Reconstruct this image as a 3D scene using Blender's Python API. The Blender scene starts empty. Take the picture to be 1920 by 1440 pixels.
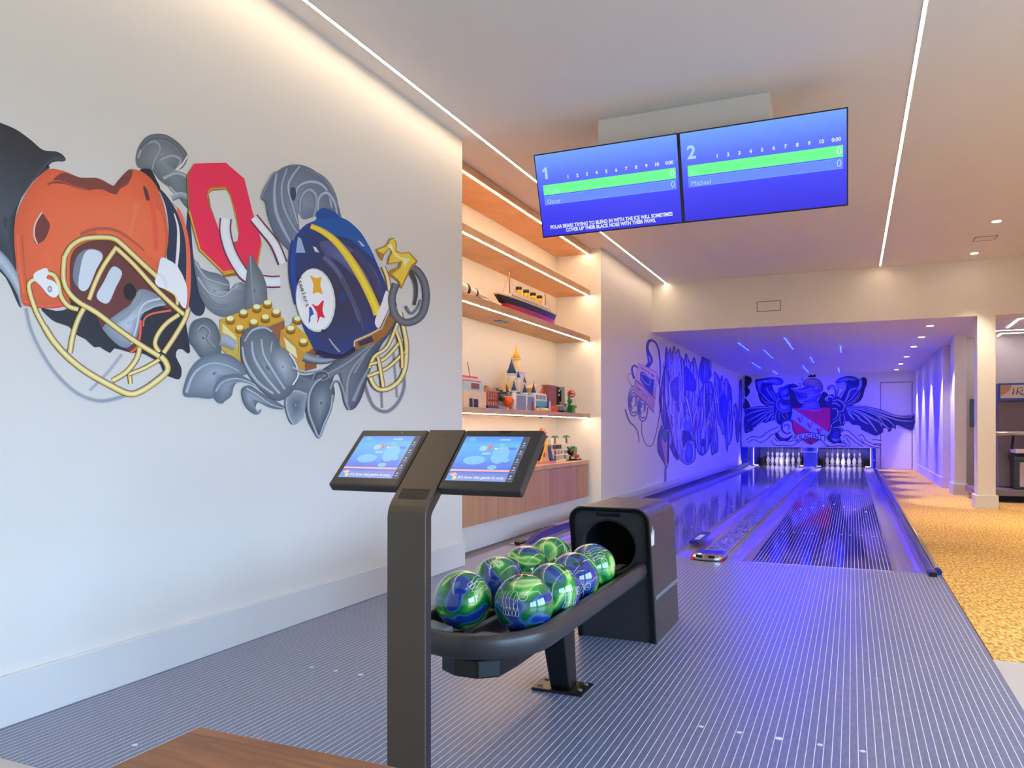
import bpy, math, random
from mathutils import Vector, Matrix, Euler, noise
R = math.radians
random.seed(7)
sc = bpy.context.scene
COL = sc.collection

# ---------------------------------------------------------------- camera
cam_d = bpy.data.cameras.new('camera')
cam = bpy.data.objects.new('camera', cam_d)
COL.objects.link(cam)
cam.location = (0.0, 0.0, 1.11)
cam.rotation_euler = (R(90), 0, R(23.7))
cam_d.sensor_width = 36.0
cam_d.lens = 27.225
cam_d.shift_y = 0.04375
cam_d.clip_start = 0.05
cam_d.clip_end = 200
sc.camera = cam

# ---------------------------------------------------------------- exposure
sc.view_settings.view_transform = 'Standard'
sc.view_settings.look = 'None'
EXP = 0.97
sc.view_settings.exposure = EXP
sc.view_settings.gamma = 1.0
sc.view_settings.use_curve_mapping = False

# ---------------------------------------------------------------- daylight outside the windows
world = bpy.data.worlds.new('world'); sc.world = world
world.use_nodes = True
wn = world.node_tree.nodes; wl = world.node_tree.links
bg = wn['Background']
tc = wn.new('ShaderNodeTexCoord'); sp = wn.new('ShaderNodeSeparateXYZ'); rmp = wn.new('ShaderNodeValToRGB')
wl.new(tc.outputs['Generated'], sp.inputs[0]); wl.new(sp.outputs['Z'], rmp.inputs[0])
rmp.color_ramp.elements[0].position = 0.0; rmp.color_ramp.elements[0].color = (0.10, 0.12, 0.12, 1)
rmp.color_ramp.elements[1].position = 0.03; rmp.color_ramp.elements[1].color = (0.42, 0.66, 1.0, 1)
wl.new(rmp.outputs[0], bg.inputs['Color'])
bg.inputs['Strength'].default_value = SKY = 7.6
LED_WARM = (1.0, 0.76, 0.52)
LED_POWER = 22.0
SHELF_POWER = 40.0
SHELF_COL = (1.0, 0.78, 0.52)
BLUE_POWER = 270.0
BLUE_COL = (0.0002, 0.0008, 1.0)

def portal(name, loc, rot, sx, sy):
    l = bpy.data.lights.new(name, 'AREA'); l.shape = 'RECTANGLE'; l.size = sx; l.size_y = sy
    l.cycles.is_portal = True
    o = bpy.data.objects.new(name, l); COL.objects.link(o); o.location = loc; o.rotation_euler = rot
    return o
portal('window_daylight', (4.25, -0.9, 1.35), (0, R(90), 0), 2.5, 3.4)
portal('window_daylight', (4.25, 3.1, 1.35), (0, R(90), 0), 2.5, 3.4)

# ---------------------------------------------------------------- helpers
def S(c):
    """0-255 sRGB -> linear"""
    return tuple(((v/255)/12.92 if v/255 <= 0.04045 else ((v/255+0.055)/1.055)**2.4) for v in c)
MATS = {}
def mat(name, col=(200,200,200), rough=0.5, metal=0.0, coat=0.0, emit=0.0, ecol=None, spec=0.5, bump=None, lin=None):
    m = bpy.data.materials.new(name); m.use_nodes = True
    b = m.node_tree.nodes['Principled BSDF']
    c = lin if lin else S(col)
    b.inputs['Base Color'].default_value = (*c, 1)
    b.inputs['Roughness'].default_value = rough
    b.inputs['Metallic'].default_value = metal
    b.inputs['Coat Weight'].default_value = coat
    b.inputs['Coat Roughness'].default_value = 0.04
    b.inputs['Specular IOR Level'].default_value = spec
    if emit:
        b.inputs['Emission Color'].default_value = (*(ecol or c), 1)
        b.inputs['Emission Strength'].default_value = emit
    n = m.node_tree.nodes; l = m.node_tree.links
    if bump:
        sc_, st = bump
        t = n.new('ShaderNodeTexCoord'); nz = n.new('ShaderNodeTexNoise'); nz.inputs['Scale'].default_value = sc_
        nz.inputs['Detail'].default_value = 4
        bp = n.new('ShaderNodeBump'); bp.inputs['Strength'].default_value = st; bp.inputs['Distance'].default_value = 0.01
        l.new(t.outputs['Object'], nz.inputs['Vector']); l.new(nz.outputs['Fac'], bp.inputs['Height'])
        l.new(bp.outputs[0], b.inputs['Normal'])
    MATS[name] = m
    return m

def wood(name, c1, c2, scale=(1, 1, 1), rough=0.45, amount=1.0):
    m = mat(name, c1, rough)
    n = m.node_tree.nodes; l = m.node_tree.links; b = n['Principled BSDF']
    t = n.new('ShaderNodeTexCoord'); mp = n.new('ShaderNodeMapping'); mp.inputs['Scale'].default_value = scale
    nz = n.new('ShaderNodeTexNoise'); nz.inputs['Scale'].default_value = 3.0; nz.inputs['Detail'].default_value = 6
    nz.inputs['Distortion'].default_value = 0.6
    cr = n.new('ShaderNodeValToRGB'); cr.color_ramp.elements[0].position = 0.35; cr.color_ramp.elements[1].position = 0.65
    cr.color_ramp.elements[0].color = (*S(c1), 1); cr.color_ramp.elements[1].color = (*S(c2), 1)
    l.new(t.outputs['Object'], mp.inputs[0]); l.new(mp.outputs[0], nz.inputs['Vector'])
    l.new(nz.outputs['Fac'], cr.inputs[0]); l.new(cr.outputs[0], b.inputs['Base Color'])
    return m

class MB:
    """collects shapes into one mesh; coordinates are world coordinates unless the thing is built at the origin"""
    def __init__(s): s.v = []; s.f = []; s.sm = []
    def add(s, vs, fs, smooth=False):
        o = len(s.v); s.v += [tuple(p) for p in vs]
        s.f += [tuple(i+o for i in f) for f in fs]; s.sm += [smooth]*len(fs)
        return s
    def box(s, x0, x1, y0, y1, z0, z1):
        v = [(x0,y0,z0),(x1,y0,z0),(x1,y1,z0),(x0,y1,z0),(x0,y0,z1),(x1,y0,z1),(x1,y1,z1),(x0,y1,z1)]
        return s.add(v, [(3,2,1,0),(4,5,6,7),(0,1,5,4),(1,2,6,5),(2,3,7,6),(3,0,4,7)])
    def hexa(s, p):   # 8 points, bottom ring then top ring
        return s.add(p, [(3,2,1,0),(4,5,6,7),(0,1,5,4),(1,2,6,5),(2,3,7,6),(3,0,4,7)])
    def obox(s, c, d, ax):  # oriented box
        ax = [Vector(a).normalized() for a in ax]; c = Vector(c); p = []
        for z in (-1, 1):
            for x, y in ((-1,-1),(1,-1),(1,1),(-1,1)):
                p.append(c + ax[0]*x*d[0]/2 + ax[1]*y*d[1]/2 + ax[2]*z*d[2]/2)
        return s.hexa(p)
    def rings(s, rs, closed=True, cap0=True, cap1=True, smooth=True):
        n = len(rs[0]); vs = [p for r in rs for p in r]; fs = []
        for i in range(len(rs)-1):
            for j in range(n if closed else n-1):
                k = (j+1) % n
                fs.append((i*n+j, i*n+k, (i+1)*n+k, (i+1)*n+j))
        s.add(vs, fs, smooth)
        o = len(s.v)-len(vs)
        if cap0: s.f.append(tuple(o+j for j in reversed(range(n)))); s.sm.append(False)
        if cap1: s.f.append(tuple(o+(len(rs)-1)*n+j for j in range(n))); s.sm.append(False)
        return s
    def lathe(s, prof, c=(0,0,0), n=20, smooth=True, ax='z'):
        rs = []
        for r, z in prof:
            ring = []
            for j in range(n):
                a = 2*math.pi*j/n; x, y = r*math.cos(a), r*math.sin(a)
                p = (x,y,z) if ax == 'z' else ((x,z,y) if ax == 'y' else (z,x,y))
                ring.append((c[0]+p[0], c[1]+p[1], c[2]+p[2]))
            rs.append(ring)
        return s.rings(rs, smooth=smooth)
    def cyl(s, c, r, h, n=20, r2=None, ax='z', smooth=True):
        return s.lathe([(r,0),(r if r2 is None else r2,h)], c, n, smooth, ax)
    def tube(s, pts, r, n=8, r1=None, smooth=True):
        pts = [Vector(p) for p in pts]; rs = []; up = None
        for i, p in enumerate(pts):
            t = (pts[min(i+1,len(pts)-1)]-pts[max(i-1,0)]).normalized()
            if up is None:
                up = Vector((0,0,1)) if abs(t.z) < 0.9 else Vector((1,0,0))
            a = t.cross(up).normalized(); b = a.cross(t).normalized(); up = b
            rr = r if r1 is None else r+(r1-r)*i/(len(pts)-1)
            rs.append([p + a*math.cos(2*math.pi*j/n)*rr + b*math.sin(2*math.pi*j/n)*rr for j in range(n)])
        return s.rings(rs, smooth=smooth)
    def sphere(s, c, r, n=16, m=10, sz=1.0):
        rs = []
        for i in range(1, m):
            t = math.pi*i/m
            rs.append([(c[0]+r*math.sin(t)*math.cos(2*math.pi*j/n), c[1]+r*math.sin(t)*math.sin(2*math.pi*j/n), c[2]-r*sz*math.cos(t)) for j in range(n)])
        return s.rings(rs)
    def prism(s, poly, fn, d0, d1, smooth=False):
        """poly: 2D points, fn(a,b,d)->3D"""
        return s.rings([[fn(a,b,d0) for a,b in poly],[fn(a,b,d1) for a,b in poly]], smooth=smooth)
    def quad(s, a, b, c, d): return s.add([a,b,c,d], [(0,1,2,3)])

ORG = {}
def obj(name, mb, m, parent=None, bevel=0.0, seg=2, kind=None, shade=None):
    me = bpy.data.meshes.new(name)
    o0 = ORG.get(parent.name, Vector((0,0,0))) if parent else Vector((0,0,0))
    me.from_pydata([tuple(Vector(p)-o0) for p in mb.v], [], mb.f); me.update()
    me.polygons.foreach_set('use_smooth', mb.sm)
    for mm in (m if isinstance(m, (list, tuple)) else [m]): me.materials.append(mm)
    import bmesh
    b = bmesh.new(); b.from_mesh(me); bmesh.ops.recalc_face_normals(b, faces=b.faces); b.to_mesh(me); b.free()
    o = bpy.data.objects.new(name, me); COL.objects.link(o)
    if parent: o.parent = parent; ORG[o.name] = o0
    if bevel:
        md = o.modifiers.new('bevel', 'BEVEL'); md.width = bevel; md.segments = seg; md.limit_method = 'ANGLE'
    if kind: o['kind'] = kind
    return o
def tag(o, label, cat, group=None, kind=None):
    o['label'] = label; o['category'] = cat
    if group: o['group'] = group
    if kind: o['kind'] = kind
    return o
def thing(name, label, cat, loc=(0,0,0), group=None):
    o = bpy.data.objects.new(name, None); COL.objects.link(o); o.location = loc
    o.empty_display_size = 0.1
    ORG[o.name] = Vector(loc)
    return tag(o, label, cat, group)
def struct(name, mb, m, parent=None, bevel=0.0, label=None):
    o = obj(name, mb, m, parent, bevel)
    if not parent: o['kind'] = 'structure'
    if label: o['label'] = label
    return o
def copy_tree(o, parent=None):
    c = o.copy(); COL.objects.link(c)
    if parent: c.parent = parent
    for ch in [x for x in COL.objects if x.parent == o]: copy_tree(ch, c)
    return c
def text_obj(name, body, size, mtx, m, parent=None, align='CENTER', shear=0.0, sx=1.0, bold=0.0, ext=0.0003):
    cu = bpy.data.curves.new(name, 'FONT'); cu.body = body; cu.size = size; cu.align_x = align; cu.align_y = 'CENTER'
    cu.shear = shear; cu.offset = bold; cu.extrude = ext; cu.resolution_u = 3
    t = bpy.data.objects.new(name, cu); COL.objects.link(t)
    dg = bpy.context.evaluated_depsgraph_get(); me = bpy.data.meshes.new_from_object(t.evaluated_get(dg))
    bpy.data.objects.remove(t); bpy.data.curves.remove(cu)
    me.transform(Matrix.Diagonal((sx,1,1,1)))
    me.transform(mtx)
    o0 = ORG.get(parent.name, Vector((0,0,0))) if parent else Vector((0,0,0))
    me.transform(Matrix.Translation(-o0))
    me.materials.clear(); me.materials.append(m)
    o = bpy.data.objects.new(name, me); COL.objects.link(o)
    if parent: o.parent = parent; ORG[o.name] = o0
    return o
def frame_mtx(o, u, v):
    """local x->u, y->v, z->n at origin o"""
    u = Vector(u).normalized(); v = Vector(v).normalized(); n = u.cross(v)
    return Matrix(((u.x,v.x,n.x,o[0]),(u.y,v.y,n.y,o[1]),(u.z,v.z,n.z,o[2]),(0,0,0,1)))

# survey of the photo: a sight line from the tripod position onto a known wall or floor plane
F_, A_, H_, Y0_ = 1452.0, R(23.7), 1.11, 804.0
def site(px, py, X=None, Y=None, Z=None):
    u = (px-960)/F_; w = -(py-Y0_)/F_
    d = (u*math.cos(A_)-math.sin(A_), u*math.sin(A_)+math.cos(A_), w)
    t = X/d[0] if X is not None else (Y/d[1] if Y is not None else (Z-H_)/d[2])
    return Vector((d[0]*t, d[1]*t, H_+d[2]*t))
# ================================================================ materials
M_wall = mat('wall_paint', (232,227,218), 0.6, bump=(60,0.05))
M_wallw = mat('niche_paint', (232,222,208), 0.6)
M_ceil = mat('ceiling_paint', (236,232,228), 0.7)
M_tile = mat('beige_floor_tile', (200,192,184), 0.35)
M_trim = mat('trim_paint', (224,222,218), 0.4)
M_dark = mat('black_powdercoat', (38,36,36), 0.38)
M_black = mat('black_plastic', (14,14,15), 0.3)
M_graph = mat('graphite_metal', (72,64,62), 0.32, 0.35)
M_chrome = mat('chrome', (200,200,200), 0.15, 1.0)
M_steel = mat('satin_steel', (170,165,165), 0.3, 1.0)
M_white = mat('white_plastic', (232,230,226), 0.3)
M_grey = mat('grey_plastic', (120,120,124), 0.4)
M_oak = wood('oak_veneer', (214,160,112), (226,180,134), (1, 1, 0.25), 0.45)
M_oakd = wood('oak_door', (186,134,100), (206,156,120), (1, 2.2, 0.12), 0.45)
M_walnut = wood('walnut_top', (132,84,50), (166,112,70), (1.2, 12, 1), 0.35)
def led(name, c, p): return mat(name, (255,255,255), 0.5, emit=p, ecol=c)
M_ledw = led('warm_led', LED_WARM, LED_POWER)
M_leds = led('shelf_led', SHELF_COL, SHELF_POWER)
M_ledd = led('deck_led', (0.60, 0.52, 1.0), 480.0)
M_ledb = led('blue_led', BLUE_COL, BLUE_POWER)
M_down = led('downlight_glow', (1.0, 0.85, 0.68), 30)
M_ledr = led('white_led', (1.0, 0.95, 0.95), 12)

def striped(name, base, line, rough, coat, period=0.0274, w=0.10, rvar=0.0):
    m = mat(name, base, rough, coat=coat)
    n = m.node_tree.nodes; l = m.node_tree.links; b = n['Principled BSDF']
    b.inputs['Coat Roughness'].default_value = 0.03 if coat > 0.5 else 0.28
    g = n.new('ShaderNodeNewGeometry'); s = n.new('ShaderNodeSeparateXYZ'); l.new(g.outputs['Position'], s.inputs[0])
    d = n.new('ShaderNodeMath'); d.operation = 'DIVIDE'; d.inputs[1].default_value = period
    a = n.new('ShaderNodeMath'); a.operation = 'ADD'; a.inputs[1].default_value = 100.0 - 0.294/period + w/2
    f = n.new('ShaderNodeMath'); f.operation = 'FRACT'
    c = n.new('ShaderNodeMath'); c.operation = 'LESS_THAN'; c.inputs[1].default_value = w
    l.new(s.outputs['X'], d.inputs[0]); l.new(d.outputs[0], a.inputs[0]); l.new(a.outputs[0], f.inputs[0]); l.new(f.outputs[0], c.inputs[0])
    nz = n.new('ShaderNodeTexNoise'); nz.inputs['Scale'].default_value = 90
    mp = n.new('ShaderNodeMapping'); mp.inputs['Scale'].default_value = (1, 0.25, 1); l.new(g.outputs['Position'], mp.inputs[0]); l.new(mp.outputs[0], nz.inputs['Vector'])
    cr = n.new('ShaderNodeValToRGB'); cr.color_ramp.elements[0].position = 0.4; cr.color_ramp.elements[1].position = 0.62
    bl = S(base); cr.color_ramp.elements[0].color = (bl[0]*0.9, bl[1]*0.9, bl[2]*0.9, 1); cr.color_ramp.elements[1].color = (bl[0]*1.15, bl[1]*1.15, bl[2]*1.15, 1)
    l.new(nz.outputs['Fac'], cr.inputs[0])
    mx = n.new('ShaderNodeMix'); mx.data_type = 'RGBA'
    l.new(c.outputs[0], mx.inputs['Factor']); l.new(cr.outputs[0], mx.inputs['A']); mx.inputs['B'].default_value = (*S(line), 1)
    l.new(mx.outputs['Result'], b.inputs['Base Color'])
    return m
M_appr = striped('approach_boards', (110,118,148), (244,240,236), 0.40, 0.25)
M_lane = striped('lane_boards', (48,52,70), (250,246,246), 0.07, 0.0, w=0.14)

def carpet_mat():
    m = mat('woven_carpet', (190,150,100), 0.95, spec=0.1)
    n = m.node_tree.nodes; l = m.node_tree.links; b = n['Principled BSDF']
    t = n.new('ShaderNodeTexCoord')
    mp = n.new('ShaderNodeMapping'); mp.inputs['Scale'].default_value = (1, 0.35, 1); mp.inputs['Rotation'].default_value = (0, 0, R(8))
    nz = n.new('ShaderNodeTexNoise'); nz.inputs['Scale'].default_value = 55; nz.inputs['Detail'].default_value = 3
    n2 = n.new('ShaderNodeTexNoise'); n2.inputs['Scale'].default_value = 1.3
    cr = n.new('ShaderNodeValToRGB'); cr.color_ramp.elements[0].position = 0.36; cr.color_ramp.elements[1].position = 0.66
    cr.color_ramp.elements[0].color = (*S((188,136,64)), 1); cr.color_ramp.elements[1].color = (*S((248,208,124)), 1)
    l.new(t.outputs['Object'], mp.inputs[0]); l.new(mp.outputs[0], nz.inputs['Vector']); l.new(t.outputs['Object'], n2.inputs['Vector'])
    l.new(nz.outputs['Fac'], cr.inputs[0]); l.new(cr.outputs[0], b.inputs['Base Color'])
    bp = n.new('ShaderNodeBump'); bp.inputs['Strength'].default_value = 0.6; bp.inputs['Distance'].default_value = 0.004
    l.new(nz.outputs['Fac'], bp.inputs['Height']); l.new(bp.outputs[0], b.inputs['Normal'])
    return m
M_carpet = carpet_mat()

# ================================================================ room shell
CZ, LZ = 3.46, 2.68           # ceilings of the lounge and over the lanes
WX, NX = -2.90, -2.98         # lounge wall and lane wall
FY = 23.6                     # far wall
YA, YF = 1.70, 6.72           # approach start, foul line
XR = 0.62                     # right edge of the approach
LC = [-1.98, -0.24]           # lane centres
HW = 0.5334

struct('floor', MB().box(-4.2, 4.3, -3.1, YA, -0.12, -0.001).box(XR, 4.3, YA, 4.34, -0.12, -0.001), M_tile)
struct('floor_carpet', MB().box(XR+0.004, 4.3, 4.34, FY+0.1, -0.12, 0.002), M_carpet)
struct('floor_approach', MB().box(-3.01, XR, YA, YF, -0.12, 0.0), M_appr)
struct('floor_slab', MB().box(-3.9, XR, YF, 27.2, -0.22, -0.12).box(-3.9, -3.01, YA, YF, -0.22, -0.002).box(-3.9, -2.98, YF, 9.8, -0.12, -0.002), mat('dark_subfloor', (96,90,92), 0.5))
struct('wall_left', MB().box(-3.75, WX, -3.1, 5.6, 0, CZ+0.1), M_wall)
struct('wall_niche', MB().box(-3.75, -3.6, 5.6, 9.66, 0, CZ), M_wallw)
struct('wall_lane_side', MB().box(-3.75, NX, 9.66, FY+3.2, 0, CZ+0.1), M_wall)
struct('wall_far', MB().box(NX, 0.60, FY, FY+0.15, 0.575, LZ).box(0.60, 0.725, FY, FY+0.15, 0, LZ)
       .box(0.725, 1.495, FY, FY+0.15, 2.385, LZ).box(1.495, 1.8, FY, FY+0.15, 0, LZ), M_wall)
dr = struct('door_1', MB().box(0.733, 1.487, FY+0.012, FY+0.06, 0.01, 2.378), M_wall)
struct('trim_1', MB().box(0.715, 0.727, FY-0.006, FY+0.1, 0, 2.395).box(1.493, 1.505, FY-0.006, FY+0.1, 0, 2.395).box(0.727, 1.493, FY-0.006, FY+0.1, 2.383, 2.395), mat('door_gap', (110,100,110), 0.6))
struct('ceiling', MB().box(-3.75, 4.3, -3.1, 12.45, CZ, CZ+0.12), M_ceil)
struct('ceiling_over_lanes', MB().box(NX, 4.3, 12.6, 27.2, LZ, LZ+0.12), M_ceil)
struct('wall_soffit', MB().box(NX, 4.3, 12.45, 12.6, LZ, CZ+0.1), M_wall)
struct('wall_corridor', MB().box(1.565, 1.69, 16.6, FY+0.1, 0, LZ).box(1.69, 1.75, 15.4, 16.6, 0, LZ), M_wall)
struct('wall_games_room', MB().box(1.75, 4.3, 15.4, 15.5, 0, LZ), mat('pale_plaster_panel', (214,200,204), 0.7, bump=(18,0.25)))
struct('trim_2', MB().box(2.742, 2.75, 15.395, 15.4, 1.2, LZ), MATS['door_gap'])
struct('column_near', MB().box(1.595, 1.815, 12.45, 12.75, 0, LZ), M_wall, bevel=0.004)
struct('column_middle', MB().box(1.575, 1.75, 14.9, 15.4, 0, LZ), M_wall, bevel=0.004)
struct('baseboard_column', MB().box(1.565, 1.845, 12.42, 12.78, 0, 0.19).box(1.553, 1.78, 14.87, 15.42, 0, 0.19), M_trim, bevel=0.004)
struct('baseboard_left', MB().box(WX, WX+0.02, -3.0, 5.615, 0, 0.19), M_trim, bevel=0.004)
struct('baseboard_lane', MB().box(NX, NX+0.02, 9.66, FY, 0, 0.19), M_trim, bevel=0.003)
struct('baseboard_corridor', MB().box(1.545, 1.565, 16.58, FY, 0, 0.19).box(1.545, 1.7, 16.575, 16.6, 0, 0.19), M_trim, bevel=0.003)
struct('wall_pit', MB().box(-3.75, 4.4, 27.2, 27.3, -0.2, CZ), mat('pit_wall', (60,60,80), 0.7))  # unseen end wall, put in to stop sky light leaking behind the pits
struct('wall_back', MB().box(-3.4, 4.3, -3.2, -3.1, 0, CZ), M_wall)
w = MB()
w.box(4.3, 4.4, -3.1, -2.6, 0, CZ).box(4.3, 4.4, 0.8, 1.4, 0, CZ).box(4.3, 4.4, 4.8, 27.2, 0, CZ)
w.box(4.3, 4.4, -2.6, 0.8, 2.6, CZ).box(4.3, 4.4, 1.4, 4.8, 2.6, CZ).box(4.3, 4.4, -2.6, 4.8, 0, 0.1)
struct('wall_right', w, M_wall)
for i, y in enumerate((-2.6, 1.4)):
    wf = MB()
    for k in range(3): wf.box(4.32, 4.38, y+k*1.675, y+k*1.675+0.05, 0.1, 2.6)
    wf.box(4.32, 4.38, y+0.05, y+3.35, 0.1, 0.15).box(4.32, 4.38, y+0.05, y+3.35, 2.55, 2.6)
    struct('window_%d' % (i+1), wf, M_dark)
# boxed bulkhead that carries the screens
struct('trim_3', MB().box(-1.77, -0.525, 5.665, 5.92, 3.22, CZ), M_wall, bevel=0.003)

# ================================================================ lights built into the ceilings
def strip(name, label, x0, x1, y0, y1, z, m, group=None, cat='light strip'):
    t = thing(name, label, cat, ((x0+x1)/2, (y0+y1)/2, z), group)
    obj('diffuser', MB().box(x0, x1, y0, y1, z-0.004, z-0.001), m, t)
    obj('channel', MB().box(x0-0.003, x0, y0, y1, z-0.006, z).box(x1, x1+0.003, y0, y1, z-0.006, z), M_white, t)
    return t
strip('ceiling_light_strip', 'long warm white light line in the ceiling beside the mural wall', -2.751, -2.731, -2.5, 12.43, CZ, M_ledw)
strip('ceiling_light_strip', 'long warm white light line crossing the ceiling right of the score screens', 0.362, 0.382, -2.5, 12.3, CZ, M_ledw)

blue = [((-1.896,14.63),(-1.881,16.11)), ((-1.606,16.12),(-1.594,18.16)), ((-2.161,19.13),(-2.149,20.9)), ((-1.063,14.09),(-1.046,16.25)),
        ((-1.953,22.0),(-1.961,23.3)), ((-0.83,18.2),(-0.828,19.7)), ((-1.113,20.6),(-1.117,22.9)), ((-0.198,15.97),(-0.205,17.32)), ((-0.32,21.7),(-0.314,23.1))]
bl = ['leftmost short blue light line in the lane ceiling', 'short blue light line second nearest the lane entrance on the left', 'short blue light line above the middle of the left lane, near its side wall',
      'longest blue light line in the lane ceiling, nearest the beam', 'blue light line close to the far wall above the left wing', 'short blue light line over the gap between lanes halfway along',
      'blue light line just in front of the painted knight helmet', 'rightmost blue light line near the front of the lane ceiling', 'small blue light line at far right before the far wall']
for (a, b_), lb in zip(blue, bl):
    strip('blue_light_strip', lb, a[0]-0.012, a[0]+0.012, a[1], b_[1], LZ, M_ledb, 'blue light lines over the lanes')

def downlight(x, y, z, label, power, group, aim=(0,0,0), cone=70, blend=0.6):
    t = thing('downlight', label, 'downlight', (x, y, z), group)
    obj('trim_ring', MB().lathe([(0.045,-0.001),(0.062,-0.004),(0.062,0.0),(0.045,0.0)], (x,y,z), 24), M_white, t)
    obj('lens', MB().cyl((x,y,z-0.003), 0.044, 0.002, 20), M_down, t)
    l = bpy.data.lights.new('bulb', 'SPOT'); l.energy = power; l.color = (1.0, 0.86, 0.68); l.spot_size = R(cone); l.spot_blend = blend; l.shadow_soft_size = 0.04
    o = bpy.data.objects.new('bulb', l); COL.objects.link(o); o.parent = t; o.location = (0, 0, -0.01); o.rotation_euler = aim
ordn = ['nearest', 'second', 'third', 'fourth', 'fifth', 'farthest']
for (x, y), nm in zip([(1.09,13.38),(1.09,14.95),(1.08,16.64),(1.09,18.9),(1.08,20.9),(1.08,22.9)], ordn):
    downlight(x, y, LZ, 'small round downlight in the corridor ceiling, %s along the row' % nm, 120, 'corridor downlights', (0, R(-15), 0), 50, 0.35)
downlight(1.50, 10.24, CZ, 'small round downlight in the lounge ceiling, right of the flush vent', 130, 'lounge downlights')
downlight(1.50, 11.98, CZ, 'small round downlight in the lounge ceiling, close to the beam', 130, 'lounge downlights')
for x, y, nm in ((3.2, 10.24, 'near the beam'), (3.2, 8.3, 'halfway to the windows'), (1.5, 6.3, 'where the carpet begins'), (3.2, 6.3, 'beside the right windows'), (1.9, 3.9, 'over the pale tiles'), (3.4, 1.5, 'over the seats behind')):
    downlight(x, y, CZ, 'round ceiling downlight added out of view, %s' % nm, 100, 'lounge downlights')  # unseen downlights added for warm bounce off the carpet onto the ceiling

def vent(name, label, pts, fn, m):
    t = thing(name, label, 'vent', fn(0,0,0)); w_, h_ = pts
    f = MB(); e = 0.008
    for a0,a1,b0,b1 in ((-w_,w_,h_-e,h_),(-w_,w_,-h_,-h_+e),(-w_,-w_+e,-h_+e,h_-e),(w_-e,w_,-h_+e,h_-e)):
        f.prism([(a0,b0),(a1,b0),(a1,b1),(a0,b1)], fn, 0.0, 0.004)
    obj('frame', f, m, t)
    obj('cover', MB().prism([(-w_+e,-h_+e),(w_-e,-h_+e),(w_-e,h_-e),(-w_+e,h_-e)], fn, 0.0, 0.002), M_wall, t)
M_gap = mat('shadow_gap', (84,66,60), 0.7)
vent('wall_vent', 'small rectangular flush vent on the beam above the lanes', (0.175, 0.078), lambda a,b,d: (-1.168+a, 12.45-d, 2.99+b), M_gap)
vent('ceiling_vent', 'narrow flush vent in the ceiling between two downlights', (0.12, 0.12), lambda a,b,d: (1.505+a, 11.1+b, CZ-d), M_gap)

# linear lights of the games room
gl = [[(2.206,14.07),(2.178,12.98),(2.9,12.98)], [(2.10,14.45),(3.2,14.48)], [(2.258,15.3),(2.246,14.9),(3.2,14.93)]]
gn = ['bent white light line nearest the column in the games room', 'straight white light line across the games room ceiling', 'bent white light line at the back of the games room ceiling']
for pl, nm in zip(gl, gn):
    t = thing('ceiling_light_strip', nm, 'light strip', (pl[0][0], pl[0][1], LZ), 'games room light lines')
    mb = MB(); ch = MB()
    for (xa,ya),(xb,yb) in zip(pl[:-1], pl[1:]):
        d = Vector((xb-xa, yb-ya, 0)); L = d.length; c = ((xa+xb)/2,(ya+yb)/2,LZ-0.004); nrm = Vector((0,0,1))
        mb.obox(c, (L+0.02, 0.03, 0.004), (d, nrm.cross(d), nrm)); ch.obox((c[0],c[1],LZ-0.001), (L+0.04, 0.045, 0.002), (d, nrm.cross(d), nrm))
    obj('diffuser', mb, M_ledr, t); obj('channel', ch, M_white, t)
# ================================================================ lanes
M_gutter = mat('gutter_plastic', (150,138,150), 0.22)
M_rail = mat('rail_metal', (150,140,150), 0.28, 0.6)
M_navy = mat('navy_plastic', (30,34,110), 0.25)
M_mark = mat('white_inlay', (236,236,232), 0.3)
M_red = mat('red_reflector', (220,40,60), 0.25)
M_capm = mat('marbled_capping', (150,150,190), 0.16)
def marbled(m):
    n = m.node_tree.nodes; l = m.node_tree.links; b = n['Principled BSDF']
    t = n.new('ShaderNodeTexCoord'); mp = n.new('ShaderNodeMapping'); mp.inputs['Scale'].default_value = (6, 2.2, 1); mp.inputs['Rotation'].default_value = (0,0,R(35))
    nz = n.new('ShaderNodeTexNoise'); nz.inputs['Scale'].default_value = 4; nz.inputs['Detail'].default_value = 5; nz.inputs['Distortion'].default_value = 1.5
    cr = n.new('ShaderNodeValToRGB'); cr.color_ramp.elements[0].position = 0.42; cr.color_ramp.elements[1].position = 0.6
    cr.color_ramp.elements[0].color = (*S((92,94,150)), 1); cr.color_ramp.elements[1].color = (*S((168,166,200)), 1)
    l.new(t.outputs['Object'], mp.inputs[0]); l.new(mp.outputs[0], nz.inputs['Vector']); l.new(nz.outputs['Fac'], cr.inputs[0]); l.new(cr.outputs[0], b.inputs['Base Color'])
marbled(M_capm)

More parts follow.
